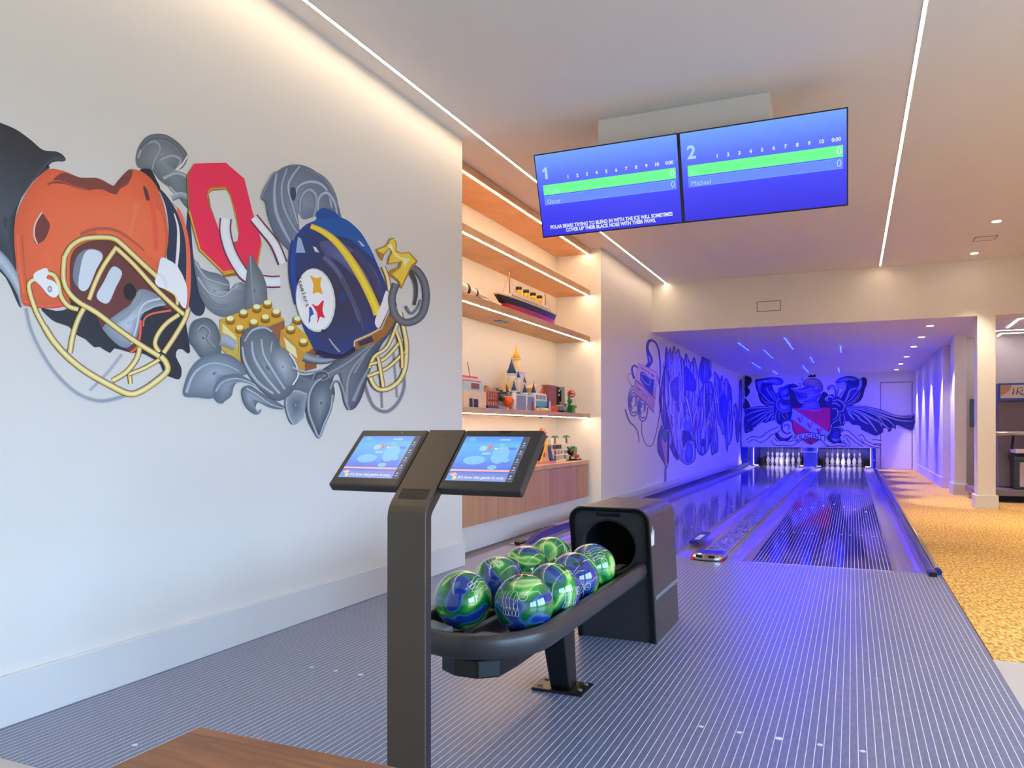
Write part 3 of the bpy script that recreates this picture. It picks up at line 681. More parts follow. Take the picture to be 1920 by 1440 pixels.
def monitor(x0, label, num, p1, p2, tip):
    W, Hh = 1.103, 0.624
    o = Vector((x0, 5.70, 2.617))
    P = lambda a, b, c: o + MU*a*W + MV*b*Hh + MN*c       # a,b 0..1 from lower left
    t = thing('score_monitor', label, 'monitor', tuple(P(0.5,0,0)), 'overhead score monitors')
    def slab(a0,a1,b0,b1,c0,c1): return MB().hexa([P(a0,b0,c0),P(a1,b0,c0),P(a1,b1,c0),P(a0,b1,c0),P(a0,b0,c1),P(a1,b0,c1),P(a1,b1,c1),P(a0,b1,c1)])
    obj('frame', slab(0,1,0,1,-0.05,0.0), M_black, t, bevel=0.003)
    s = obj('screen', slab(0.008,0.992,0.016,0.986,0.0,0.0012), M_scr, t)
    def bar(b0, b1, m, me):
        obj('score_row', slab(0.045,0.972,b0,b1,0.0012,0.0022), m, s)
        e = MB()
        for a0,a1,c0,c1 in ((0.045,0.972,b0,b0+0.004),(0.045,0.972,b1-0.004,b1)): e.add(slab(a0,a1,c0,c1,0.0022,0.0026).v, slab(a0,a1,c0,c1,0.0022,0.0026).f)
        obj('row_edge', e, me, s)
    bar(0.51, 0.63, G_green, G_green); bar(0.392, 0.498, G_bar, G_edge)
    def tx(body, a, b, size, m=G_white, align='CENTER', bold=0.0, sx=1.0):
        text_obj('text', body, size, frame_mtx(P(a,b,0.0027), MU, MV), m, s, align, bold=bold, sx=sx)
    if num == '1':
        q = P(0.075, 0.70, 0.0027); pl = [(-0.006,0),(0.014,0),(0.014,0.085),(-0.001,0.085),(-0.024,0.066),(-0.024,0.05),(-0.006,0.060)]
        obj('lane_number', MB().add([q+MU*a+MV*b for a,b in pl], [tuple(range(7))]), G_pale, s)
    else: tx(num, 0.075, 0.765, 0.125, G_pale, bold=0.0035)
    for k in range(10): tx(str(k+1), 0.235+k*0.0685, 0.692, 0.034, bold=0.0012)
    tx('0:00', 0.935, 0.692, 0.034, bold=0.001)
    tx(p1, 0.062, 0.548, 0.046, G_pname, 'LEFT'); tx(p2, 0.062, 0.428, 0.046, G_pale, 'LEFT')
    tx('0', 0.95, 0.572, 0.066, G_white); tx('0', 0.95, 0.446, 0.066, G_pale)
    if tip:
        tx('POLAR BEARS TRYING TO BLEND IN WITH THE ICE WILL SOMETIMES', 0.5, 0.118, 0.0375, bold=0.0013, sx=0.82)
        tx('COVER UP THEIR BLACK NOSE WITH THEIR PAWS.', 0.5, 0.066, 0.0375, bold=0.0013, sx=0.82)
    bx = P(0.62 if tip else 0.3, 0, 0).x
    obj('bracket', MB().box(bx-0.05, bx+0.05, 5.72, 5.80, 2.85, 3.22).box(bx-0.05, bx+0.05, 5.66, 5.72, 2.9, 2.98), M_black, t)
    return t
monitor(-2.235, 'left overhead score screen showing lane 1 and a line about polar bears', '1', 'Phyllis', 'Oscar', True)
monitor(-1.126, 'right overhead score screen, lane 2, listing Jan and Michael', '2', 'Jan', 'Michael', False)

# ================================================================ score console in front
KS = Vector((0, 0.741, 0.671)); KN = Vector((0, -0.671, 0.741)); KU = Vector((1,0,0))
KP = lambda a, b, c: Vector((a, 1.9, 0.944)) + KS*b + KN*c
t = thing('scoring_console', 'dark bronze scoring console with two tilted touch screens on one slim column', 'scoring console', (-1.165, 1.86, 0))
M_bronze = mat('bronze_powdercoat', (88,78,68), 0.36, 0.45)
M_bezel = mat('console_bezel', (52,49,44), 0.3)
def kslab(a0,a1,b0,b1,c0,c1): return MB().hexa([KP(a0,b0,c0),KP(a1,b0,c0),KP(a1,b1,c0),KP(a0,b1,c0),KP(a0,b0,c1),KP(a1,b0,c1),KP(a1,b1,c1),KP(a0,b1,c1)])
front = [(2.08,1.107),(1.99,1.0255),(1.9,0.944),(1.862,0.9096),(1.850,0.896),(1.842,0.880),(1.839,0.862),(1.838,0.6),(1.838,0.012)]
def offs(p, d):
    out = []
    for i in range(len(p)):
        a = Vector(p[max(i-1,0)]); b = Vector(p[min(i+1,len(p)-1)]); tg = (b-a).normalized(); out.append((p[i][0]-tg.y*d, p[i][1]+tg.x*d))
    return out
def strap(x0, x1, d0, d1):
    A = offs(front, d0); B = offs(front, d1)
    return MB().rings([[(x0,*a),(x1,*a),(x1,*b),(x0,*b)] for a,b in zip(A,B)], smooth=False)
obj('column', strap(-1.188, -1.066, 0.0, 0.008), M_bronze, t, bevel=0.002)
obj('column_back', strap(-1.184, -1.070, 0.008, 0.040), mat('column_black', (34,36,44), 0.3), t)
obj('base_plate', MB().box(-1.30, -0.95, 1.72, 2.06, 0.0, 0.012), M_bronze, t, bevel=0.004)
gr = MB()
for i in range(15):
    for j in range(7):
        c = KP(-1.170+i*0.0062, -0.008-j*0.0058, 0.0006)
        gr.rings([[c+KU*math.cos(2*math.pi*k/8)*0.0021+KS*math.sin(2*math.pi*k/8)*0.0021 for k in range(8)], [c+KN*0.0004+KU*math.cos(2*math.pi*k/8)*0.0021+KS*math.sin(2*math.pi*k/8)*0.0021 for k in range(8)]], smooth=False)
obj('speaker_grille', gr, M_pit, t)
obj('sensor', kslab(-1.128,-1.121,0.214,0.217,0.0,0.0006), M_pit, t)
M_ks = screen_mat('console_screen', [(0,(150,170,235)),(0.17,(126,146,226)),(0.2,(98,118,236)),(0.5,(110,170,250)),(0.8,(112,190,255)),(1,(92,150,246))])
K_org = glow('glow_peach', (255,196,180)); K_teal = glow('glow_teal', (110,196,226)); K_dim = glow('glow_side', (92,88,104)); K_sky = glow('glow_sky', (140,205,255)); K_vio = glow('glow_violet', (112,140,246)); K_red = glow('glow_coral', (238,130,110)); K_cy = glow('glow_cyan', (60,180,235)); K_ylw = glow('glow_yellow', (235,230,170))
def tablet(a0, a1, sa0, sa1, right):
    tb = obj('screen_housing', kslab(a0, a1, 0.0, 0.243, -0.03, 0.0005), M_bezel, t, bevel=0.007, seg=3)
    b0, b1 = 0.031, 0.212
    s = obj('touch_screen', kslab(sa0, sa1, b0, b1, 0.0005, 0.0012), M_ks, t)
    w_ = (sa1-sa0); A = lambda u: sa0+w_*u; B = lambda v: b0+(b1-b0)*v
    def piece(u0,u1,v0,v1,m,c=0.0013): obj('screen_graphic', kslab(A(u0),A(u1),B(v0),B(v1),0.0011,c), m, s)
    def blob(u,v,ru,rv,m,c=0.0014,n=20):
        ctr = KP(A(u),B(v),c); obj('screen_graphic', MB().add([ctr+KU*math.cos(2*math.pi*k/n)*ru*w_+KS*math.sin(2*math.pi*k/n)*rv*(b1-b0) for k in range(n)], [tuple(range(n))]), m, s)
    piece(0.0,0.905,0.205,0.245,K_org)
    piece(0.905,1.0,0.0,1.0,K_dim)
    blob(0.12,0.93,0.06,0.05,K_teal); blob(0.30,0.45,0.17,0.10,K_sky); blob(0.66,0.58,0.13,0.2,K_sky); blob(0.78,0.46,0.05,0.055,K_sky,0.0016); blob(0.62,0.30,0.07,0.05,K_sky)
    blob(0.36,0.72,0.06,0.065,K_ylw if False else G_pale,0.0016); obj('screen_graphic', MB().add([KP(A(0.41),B(0.79),0.0017),KP(A(0.49),B(0.79),0.0017),KP(A(0.48),B(0.70),0.0017),KP(A(0.44),B(0.67),0.0017),KP(A(0.44),B(0.75),0.0017)], [(0,1,2,3,4)]), K_red, s)
    piece(0.38,0.50,0.58,0.625,G_pale)
    piece(0.56,0.86,0.77,0.845,K_teal); piece(0.56,0.86,0.69,0.745,K_vio); piece(0.56,0.72,0.91,0.94,G_pale); piece(0.57,0.66,0.80,0.815,G_pale,0.0016); piece(0.57,0.70,0.71,0.722,G_pale,0.0016)
    blob(0.555,0.715,0.022,0.022,G_white,0.0017)
    piece(0.0,0.33,0.33,0.36,K_vio); piece(0.56,0.86,0.28,0.42,K_vio)
    piece(0.03,0.075,0.01,0.10,K_cy); obj('screen_graphic', MB().add([KP(A(0.02),B(0.13),0.0016),KP(A(0.10),B(0.17),0.0016),KP(A(0.15),B(0.13),0.0016),KP(A(0.09),B(0.08),0.0016)], [(0,1,2,3)]), K_org, s); piece(0.10,0.15,0.02,0.09,K_ylw,0.0015)
    text_obj('text', "It's how the game is one.", 0.0142, frame_mtx(KP(A(0.17),B(0.07),0.0016), KU, KS), G_white, s, 'LEFT', shear=0.25, bold=0.0004, ext=0.0)
    for k, v in enumerate((0.09,0.27,0.45,0.63,0.82)):
        blob(0.953,v+0.025,0.016,0.018,G_pale,0.0016,8); piece(0.928,0.978,v-0.035,v-0.02,G_pale,0.0016)
        if k: piece(0.915,0.99,v-0.075,v-0.071,G_edge,0.0015)
    if right:
        c = KP((a0+a1)/2+0.005, 0.2305, 0.0); obj('camera_window', MB().add([c+KN*0.001+KU*math.cos(math.pi+math.pi*k/12)*0.024+KS*(0.006+math.sin(math.pi+math.pi*k/12)*0.012) for k in range(13)], [tuple(range(13))]), M_pit, tb)
    else:
        obj('camera_window', kslab((a0+a1)/2+0.03,(a0+a1)/2+0.036,0.226,0.231,0.0005,0.001), M_grey, tb)
tablet(-1.436, -1.192, -1.415, -1.207, False)
tablet(-1.064, -0.809, -1.050, -0.845, True)
obj('crossbar', kslab(-1.20, -1.05, 0.03, 0.21, -0.038, -0.012), M_black, t)
# ================================================================ shelf niche
SX0, SX1, SY0, SY1 = -3.6, -3.13, 5.6, 9.66
def shelf(z0, z1, label, name='wall_shelf'):
    t = thing(name, label, 'shelf', ((SX0+SX1)/2, (SY0+SY1)/2, z0), 'lit oak shelves')
    obj('board', MB().box(SX0, SX1, SY0+0.002, SY1-0.002, z0, z1), M_oak, t, bevel=0.002)
    obj('light_strip', MB().box(SX1-0.030, SX1-0.020, SY0+0.01, SY1-0.03, z0-0.004, z0), M_leds, t)
    return t
shelf(3.39, 3.455, 'oak board right under the niche ceiling with a light strip along its front', 'top_shelf')
shelf(2.85, 2.92, 'empty oak shelf with a light strip, second board from the top')
shelf(2.245, 2.315, 'oak shelf carrying the model ocean liner and the white rocket')
shelf(1.252, 1.305, 'oak shelf carrying the model castle, television and potted flower')
t = thing('base_cabinet', 'floating oak base cabinet with flat doors under the lit shelves', 'cabinet', (-3.36, 7.6, 0.235))
obj('body', MB().box(SX0+0.002, SX1-0.022, SY0+0.002, SY1-0.05, 0.235, 0.652), M_oak, t)
obj('top', MB().box(SX0+0.002, SX1, SY0+0.002, SY1-0.05, 0.655, 0.705), M_oak, t, bevel=0.002)
for a, b in ((5.602,6.268),(6.272,7.238),(7.242,8.178),(8.182,9.098),(9.102,9.61)):
    dm = wood('oak_door_face', *( [((190,138,98),(204,156,116)),((184,130,98),(202,150,118))][int(a*10) % 2] ), (1, 5.0, 0.10), 0.45)
    obj('door', MB().box(SX1-0.022, SX1-0.002, a, b, 0.235, 0.648), dm, t)
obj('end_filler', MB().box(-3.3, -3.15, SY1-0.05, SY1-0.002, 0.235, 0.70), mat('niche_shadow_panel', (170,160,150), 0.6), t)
tag(obj('cabinet_plinth', MB().box(SX0, -3.17, SY0, SY1, 0.0, 0.232), M_trim), 'pale grey plinth recessed under the floating oak cabinet', 'plinth')

def blk(mb_list, name, m, parent, bevel=0.0): return obj(name, mb_list, m, parent, bevel)
# ------------------------------------------------ colours for the brick models
def T(n, c, r=0.3): return mat('model_'+n, c, r)
tw, tb, tr, to, tg, ty, tt, tk, tn, tgr = T('white',(232,226,212)), T('blue',(44,72,120)), T('red',(206,30,36)), T('orange',(228,90,30)), T('green',(20,130,56)), T('yellow',(236,180,40)), T('teal',(96,176,190)), T('black',(24,26,26)), T('brown',(150,74,44)), T('grey',(140,146,152))
tcr, tsg, tdg = T('cream',(236,206,150)), T('sage',(180,206,190)), T('dark_green',(26,58,56))
ZB, ZC, ZT = 2.315, 1.305, 0.705

# ocean liner
t = thing('model_ship', 'model ocean liner with red and black hull and four yellow funnels', 'model ship', (-3.36, 8.05, ZB))
def hull(z0, z1, w0, w1, y0, y1, e0=0.0, e1=0.0):
    def ring(z, w, ya, yb): 
        p = []
        for k in range(9):
            u = k/8; ww = w*math.sin(math.pi*min(1, (0.06+u)*0.9))**0.5 if u < 0.5 else w*(math.cos((u-0.5)*math.pi*0.86))**0.35
            p.append((ww, ya+(yb-ya)*u))
        return [(-3.36+a, b, z) for a, b in p]+[(-3.36-a, b, z) for a, b in reversed(p)]
    return MB().rings([ring(z0, w0, y0, y1), ring(z1, w1, y0-e0, y1+e1)], smooth=False)
obj('lower_hull', hull(ZB, ZB+0.062, 0.05, 0.062, 7.46, 8.86, 0.02, 0.0), tr, t)
obj('upper_hull', hull(ZB+0.062, ZB+0.125, 0.062, 0.07, 7.38, 8.86, 0.12, 0.05), tk, t)
obj('deck', hull(ZB+0.125, ZB+0.140, 0.072, 0.074, 7.25, 8.92), tcr, t)
obj('superstructure', MB().box(-3.41,-3.31,7.52,8.72,ZB+0.14,ZB+0.17).box(-3.40,-3.32,7.62,8.62,ZB+0.17,ZB+0.195), tw, t, 0.002)
wn_ = MB()
for k in range(26): wn_.box(-3.3095,-3.3085,7.54+k*0.045,7.56+k*0.045,ZB+0.148,ZB+0.162)
obj('cabin_windows', wn_, tn, t)
for k in range(4):
    y = 7.84+k*0.205
    f = obj('funnel', MB().cyl((-3.36, y, ZB+0.195), 0.032, 0.06, 14), ty, t)
    obj('funnel_cap', MB().cyl((-3.36, y+0.006, ZB+0.255), 0.034, 0.035, 14), tk, f)
for y, h_ in ((7.60, 0.23), (8.66, 0.19)):
    mm = obj('mast', MB().tube([(-3.36,y,ZB+0.17),(-3.36,y-0.02,ZB+0.17+h_)], 0.006, 6), tn, t)
    rg = MB()
    for dy in (-0.2, 0.18): rg.tube([(-3.36,y-0.02,ZB+0.16+h_),(-3.36,y+dy,ZB+0.143)], 0.0015, 4)
    obj('rigging', rg, tn, mm)
t.location = (-3.215, 7.70, ZB); t.scale = (1, 0.957, 1)
# rocket
t = thing('model_rocket', 'white model rocket lying on its side with black bands', 'model rocket', (-3.36, 6.5, ZB))
obj('body', MB().lathe([(0.001,0),(0.062,0.0),(0.062,0.55),(0.045,0.62),(0.045,0.78),(0.03,0.84),(0.02,0.92),(0.004,1.04)], (-3.36, 6.02, ZB+0.115), 18, True, 'y'), tw, t)
obj('band', MB().lathe([(0.0635,0),(0.0635,0.05)], (-3.36,6.50,ZB+0.115), 18, True, 'y').lathe([(0.047,0),(0.047,0.03)], (-3.36,6.72,ZB+0.115), 18, True, 'y'), tk, t)
obj('stand', MB().box(-3.40,-3.32,6.2,6.24,ZB,ZB+0.07).box(-3.40,-3.32,6.78,6.82,ZB,ZB+0.08), tgr, t)
# --------------------------------------------- shelf with the castle
t = thing('model_cafe', 'cream and pale green model street building at the left end of the castle shelf', 'model building', (-3.34, 6.6, ZC))
obj('ground_floor', MB().box(-3.43,-3.25,6.30,6.78,ZC,ZC+0.16), tcr, t, 0.003)
obj('doorway', MB().box(-3.252,-3.246,6.42,6.48,ZC+0.01,ZC+0.09).box(-3.252,-3.246,6.51,6.60,ZC+0.01,ZC+0.085), tk, t)
obj('upper_floor', MB().box(-3.42,-3.27,6.34,6.77,ZC+0.16,ZC+0.25), tsg, t, 0.003)
obj('shop_window', MB().box(-3.272,-3.264,6.50,6.66,ZC+0.185,ZC+0.235), tn, t)
obj('roof_sign', MB().box(-3.42,-3.28,6.33,6.73,ZC+0.25,ZC+0.262).box(-3.40,-3.30,6.36,6.70,ZC+0.29,ZC+0.303), to, t)
obj('roof_box', MB().box(-3.40,-3.31,6.38,6.68,ZC+0.262,ZC+0.29), tw, t)
obj('antenna', MB().tube([(-3.33,6.59,ZC+0.30),(-3.33,6.54,ZC+0.44)], 0.004, 5), tn, t)
t = thing('model_pavilion', 'small model tea pavilion with brown pitched roof and orange posts', 'model building', (-3.32, 6.92, ZC))
obj('base', MB().box(-3.40,-3.24,6.80,7.05,ZC,ZC+0.035), tdg, t)
pv = MB()
for y in (6.815,6.87,6.925,6.98,7.035): pv.box(-3.255,-3.243,y-0.006,y+0.006,ZC+0.035,ZC+0.17)
obj('posts', pv, to, t)
obj('wall', MB().box(-3.39,-3.258,6.815,7.035,ZC+0.035,ZC+0.17), tw, t)
obj('lattice', MB().box(-3.2575,-3.2545,6.815,7.035,ZC+0.075,ZC+0.095).box(-3.2575,-3.2545,6.815,7.035,ZC+0.125,ZC+0.131), tdg, t)
obj('roof', MB().rings([[(-3.42,6.79,ZC+0.17),(-3.22,6.79,ZC+0.17),(-3.22,7.06,ZC+0.17),(-3.42,7.06,ZC+0.17)],[(-3.36,6.87,ZC+0.205),(-3.28,6.87,ZC+0.205),(-3.28,6.98,ZC+0.205),(-3.36,6.98,ZC+0.205)],[(-3.33,6.91,ZC+0.235),(-3.31,6.91,ZC+0.235),(-3.31,6.94,ZC+0.235),(-3.33,6.94,ZC+0.235)]], smooth=False), tn, t)
t = thing('model_tree', 'dark green model tree on a low grey rock beside the pavilion', 'model tree', (-3.33, 7.22, ZC))
tr_ = MB(); random.seed(4)
for k in range(26):
    a = random.random()*6.28; r_ = 0.02+0.1*random.random(); z = ZC+0.10+0.10*random.random()
    p = Vector((-3.33+0.5*r_*math.cos(a), 7.22+r_*math.sin(a), z)); tr_.obox(p, (0.02,0.07,0.012), (Vector((math.cos(a),math.sin(a),0.3)),Vector((-math.sin(a),math.cos(a),0.25)),Vector((0,-0.3,1))))
obj('foliage', tr_, tdg, t)
obj('trunk', MB().tube([(-3.33,7.20,ZC+0.03),(-3.33,7.24,ZC+0.12),(-3.33,7.21,ZC+0.22)], 0.012, 6), tk, t)
obj('rock', MB().box(-3.40,-3.26,7.09,7.30,ZC,ZC+0.035).box(-3.37,-3.29,7.08,7.16,ZC+0.035,ZC+0.075), tgr, t, 0.01)
t = thing('model_figure', 'small model figure with a wide orange dress and brown hair by the castle', 'figurine', (-3.30, 7.40, ZC))
obj('skirt', MB().lathe([(0.025,0.03),(0.05,0.05),(0.065,0.10),(0.045,0.14),(0.02,0.15)], (-3.28,7.37,ZC), 14), to, t)
obj('legs', MB().cyl((-3.28,7.355,ZC),0.008,0.035,8).cyl((-3.28,7.385,ZC),0.008,0.035,8), tcr, t)
obj('torso', MB().cyl((-3.28,7.38,ZC+0.15),0.018,0.035,10), tt, t)
obj('head', MB().sphere((-3.28,7.385,ZC+0.20),0.02,12,8), tcr, t)
obj('hair', MB().tube([(-3.285,7.37,ZC+0.19),(-3.285,7.35,ZC+0.235),(-3.285,7.335,ZC+0.265)],0.016,8,0.005), tn, t)
# generic castle
t = thing('model_castle', 'tall white model castle with navy cone roofs and one golden spire', 'model castle', (-3.36, 7.78, ZC))
def tower(x, y, z, r, h, rc, hc, m, fin=True, n=14):
    tw_ = obj('tower', MB().cyl((x,y,z), r, h, n).cyl((x,y,z+h-0.012), r*1.15, 0.02, n), tw if m is not ty else tcr, t)
    obj('roof', MB().lathe([(rc,z+h+0.008),(rc*0.55,z+h+hc*0.45),(0.002,z+h+hc)], (x,y,0), n), m, tw_)
    wnd = MB()
    for k in range(1):
        zz = z+0.03+k*0.065
        if zz > z+h-0.03: break
        wnd.box(x+r*0.93, x+r*1.02, y-0.006, y+0.006, zz, zz+0.022)
    obj('slit_window', wnd, tgr, tw_)
    if fin: obj('finial', MB().tube([(x,y,z+h+hc-0.01),(x,y,z+h+hc+0.03)], 0.002, 5), ty, tw_)
obj('curtain_wall', MB().box(-3.46,-3.25,7.50,8.06,ZC,ZC+0.16), tgr, t, 0.003)
cr_m = MB()
for k in range(14): cr_m.box(-3.262,-3.248,7.505+k*0.04,7.525+k*0.04,ZC+0.16,ZC+0.178)
obj('battlement', cr_m, tw, t)
obj('keep', MB().box(-3.44,-3.29,7.56,7.86,ZC+0.16,ZC+0.32), tcr, t, 0.004)
obj('keep_upper', MB().box(-3.42,-3.31,7.66,7.86,ZC+0.32,ZC+0.43).box(-3.43,-3.30,7.65,7.87,ZC+0.42,ZC+0.435), tw, t, 0.004)
obj('gable_roof', MB().box(-3.44,-3.28,7.55,7.70,ZC+0.175,ZC+0.2), tb, t)
obj('gate', MB().box(-3.252,-3.246,7.93,8.0,ZC,ZC+0.08).prism([(7.93,0.08),(7.965,0.115),(8.0,0.08)], lambda a,b,d:(d,a,ZC+b), -3.252, -3.246), tn, t)
tower(-3.37, 7.80, ZC+0.30, 0.045, 0.27, 0.045, 0.15, ty)
tower(-3.35, 7.62, ZC+0.30, 0.048, 0.09, 0.055, 0.17, tb)
tower(-3.30, 7.69, ZC+0.16, 0.02, 0.19, 0.024, 0.08, tb)
tower(-3.30, 7.86, ZC+0.16, 0.022, 0.14, 0.026, 0.08, tb)
tower(-3.34, 7.97, ZC+0.16, 0.02, 0.08, 0.024, 0.09, tb)
for y, h_, hc in ((7.50,0.20,0.12),(7.80,0.19,0.11),(8.05,0.20,0.12),(7.90,0.22,0.10)): tower(-3.27 if y != 7.90 else -3.33, y, ZC, 0.028 if y != 7.9 else 0.035, h_, 0.03 if y != 7.9 else 0.042, hc, tb)
t = thing('model_gatehouse', 'row of tiny cream rocks and figures in front of the castle gate', 'model', (-3.22, 8.1, ZC))
gk = MB(); random.seed(9)
for k in range(12): gk.sphere((-3.20+random.uniform(-.02,.02), 8.0+k*0.028, ZC+0.018), 0.018+random.random()*0.008, 8, 6)
obj('rocks', gk, tcr, t)
t = thing('model_camper', 'white and teal model camper van with raised striped roof', 'model van', (-3.34, 8.30, ZC))
obj('lower_body', MB().prism([(8.08,0.03),(8.54,0.03),(8.55,0.10),(8.53,0.125),(8.09,0.125)], lambda a,b,d:(d,a,ZC+b), -3.42, -3.28), tt, t, 0.006)
obj('upper_body', MB().prism([(8.09,0.125),(8.53,0.125),(8.49,0.215),(8.12,0.215)], lambda a,b,d:(d,a,ZC+b), -3.415, -3.285), tw, t, 0.006)
wv = MB()
for y in (8.16,8.27,8.38): wv.box(-3.286,-3.281,y,y+0.075,ZC+0.145,ZC+0.19)
obj('side_windows', wv, tgr, t)
obj('pop_top', MB().prism([(8.12,0.215),(8.42,0.215),(8.40,0.31),(8.30,0.32),(8.10,0.27)], lambda a,b,d:(d,a,ZC+b), -3.41, -3.30), tcr, t, 0.004)
obj('tent_side', MB().prism([(8.30,0.218),(8.42,0.218),(8.40,0.29)], lambda a,b,d:(d,a,ZC+b), -3.302, -3.296), to, t)
for y in (8.18, 8.45):
    wh = obj('wheel', MB().cyl((-3.30,y,ZC+0.032), 0.032, 0.03, 16, ax='x'), tk, t); obj('hubcap', MB().cyl((-3.271,y,ZC+0.032), 0.014, 0.004, 12, ax='x'), tw, wh)
t = thing('model_surfboards', 'small surfboards and orange figures beside the camper van', 'model', (-3.24, 8.42, ZC))
obj('board', MB().prism([(8.40,0.0),(8.43,0.0),(8.425,0.13),(8.41,0.15),(8.395,0.12)], lambda a,b,d:(d,a,ZC+b), -3.24, -3.232), tb, t)
obj('board', MB().prism([(8.46,0.0),(8.49,0.0),(8.495,0.10),(8.48,0.13),(8.465,0.10)], lambda a,b,d:(d,a,ZC+b), -3.24, -3.232), tw, t)
obj('chairs', MB().box(-3.23,-3.20,8.33,8.37,ZC,ZC+0.03).box(-3.23,-3.20,8.53,8.57,ZC,ZC+0.045), to, t)
t = thing('model_television', 'brown retro model television standing on a low console', 'model television', (-3.40, 8.80, ZC))
obj('cabinet', MB().box(-3.50,-3.30,8.60,8.88,ZC+0.09,ZC+0.33), tn, t, 0.008)
obj('front_panel', MB().obox((-3.31,8.97,ZC+0.21), (0.16,0.02,0.22), ((1,0.0,0),(0,1,0),(0,0,1))), tgr, t, 0.004)
obj('screen', MB().box(-3.37,-3.27,8.955,8.962,ZC+0.14,ZC+0.28), tk, t)
obj('side_trim', MB().box(-3.36,-3.296,8.88,8.97,ZC+0.10,ZC+0.32), tk, t)
obj('knob', MB().cyl((-3.296,8.93,ZC+0.27),0.012,0.01,10,ax='x').cyl((-3.296,8.93,ZC+0.22),0.012,0.01,10,ax='x'), tw, t)
obj('console', MB().box(-3.44,-3.29,8.66,8.90,ZC,ZC+0.085), to, t, 0.004)
t = thing('model_console_box', 'small pale grey model games box in front of the television', 'model', (-3.27, 9.03, ZC))
obj('box', MB().box(-3.34,-3.24,8.95,9.08,ZC+0.03,ZC+0.085), tgr, t, 0.004); obj('base', MB().box(-3.34,-3.23,8.93,9.10,ZC,ZC+0.03), tk, t)
t = thing('picture_frame', 'tiny leaning picture frame between the television and the potted flower', 'picture frame', (-3.28, 9.17, ZC))
obj('frame', MB().obox((-3.29,9.17,ZC+0.06), (0.012,0.075,0.12), ((1,0,-0.2),(0,1,0),(0.2,0,1))), tk, t); obj('picture', MB().obox((-3.283,9.17,ZC+0.06), (0.004,0.055,0.098), ((1,0,-0.2),(0,1,0),(0.2,0,1))), tw, t)
t = thing('potted_flower', 'green potted toy flower with a red and white striped bloom at the shelf end', 'toy flower', (-3.30, 9.35, ZC))
obj('pot', MB().box(-3.355,-3.245,9.295,9.405,ZC,ZC+0.075).box(-3.37,-3.23,9.28,9.42,ZC+0.07,ZC+0.105), tg, t, 0.004)
obj('stem', MB().tube([(-3.30,9.35,ZC+0.10),(-3.30,9.31,ZC+0.17),(-3.30,9.34,ZC+0.23),(-3.30,9.38,ZC+0.25)], 0.014, 8), tg, t)
obj('leaf', MB().sphere((-3.28,9.30,ZC+0.155),0.035,10,8), tg, t)
pb = obj('bloom', MB().sphere((-3.30,9.41,ZC+0.255),0.05,16,12), tr, t)
pt = MB()
for k in range(5):
    a = k*1.2566; pt.tube([Vector((-3.30,9.41,ZC+0.255))+Vector((0.5*math.cos(a)*q+0.4, math.sin(a)*q, 0.75*math.cos(a+0.4)*q)).normalized()*0.0505 for q in (0.2,0.7,1.2,2.0)], 0.008, 6)
obj('petal_stripes', pt, tw, pb)
# clips under boards
tag(obj('shelf_clip', MB().box(-3.44,-3.36,7.36,7.56,2.236,2.245), T('clip',(40,90,150))), 'small blue strip stuck under the shelf with the ocean liner', 'clip')
tag(obj('motion_sensor', MB().sphere((-3.36,8.50,1.249),0.028,12,8,0.6), T('sensor',(70,90,110))), 'small grey blue dome sensor under the castle shelf', 'sensor')
# --------------------------------------------- items on the cabinet
t = thing('model_game_cabinet', 'yellow sided model arcade cabinet with a flame topper on the oak cabinet', 'model arcade cabinet', (-3.33, 8.42, ZT))
yp = [(-3.42,0.03),(-3.20,0.03),(-3.27,0.14),(-3.33,0.24),(-3.34,0.30),(-3.40,0.30)]
def sd(y0,y1,pl,m,nm,par=t): return obj(nm, MB().prism(pl, lambda a,b,d:(a,d,ZT+b), y0, y1), m, par, 0.002)
sd(8.44,8.62,yp,tk,'body')
obj('side_panel', MB().prism([(8.14,0.03),(8.44,0.03),(8.385,0.11),(8.36,0.30),(8.345,0.30),(8.30,0.20),(8.22,0.10)], lambda a,b,d:(d,a,ZT+b), -3.235,-3.225), ty, t)
obj('side_art', MB().box(-3.225,-3.222,8.24,8.29,ZT+0.085,ZT+0.12).box(-3.225,-3.222,8.25,8.275,ZT+0.12,ZT+0.14), tr, t)
obj('screen', MB().prism([(8.39,0.20),(8.42,0.20),(8.52,0.04),(8.45,0.04)], lambda a,b,d:(d,a,ZT+b), -3.222,-3.218), tb, t)
obj('marquee', MB().box(-3.30,-3.22,8.385,8.47,ZT+0.235,ZT+0.28), tcr, t)
obj('white_edge', MB().tube([(-3.215,8.48,ZT+0.30),(-3.215,8.49,ZT+0.16),(-3.215,8.52,ZT+0.09),(-3.215,8.56,ZT+0.02)],0.006,6), tw, t)
obj('topper', MB().box(-3.38,-3.26,8.36,8.48,ZT+0.30,ZT+0.325), tb, t)
obj('flame', MB().lathe([(0.03,0.325),(0.045,0.35),(0.03,0.38),(0.004,0.42)], (-3.31,8.39,ZT), 8).lathe([(0.02,0.33),(0.028,0.355),(0.004,0.40)], (-3.29,8.44,ZT), 8), to, t)
obj('base', MB().box(-3.42,-3.21,8.17,8.60,ZT,ZT+0.03), T('salmon',(210,130,110)), t)
t = thing('model_villa', 'white model villa on stilts with two palm trees on the oak cabinet', 'model building', (-3.36, 9.05, ZT))
obj('deck', MB().box(-3.47,-3.25,8.70,9.15,ZT+0.145,ZT+0.155).box(-3.47,-3.25,8.70,9.15,ZT+0.085,ZT+0.095), tw, t)
obj('wall', MB().box(-3.46,-3.33,8.72,9.13,ZT+0.155,ZT+0.215), tcr, t)
wp = MB()
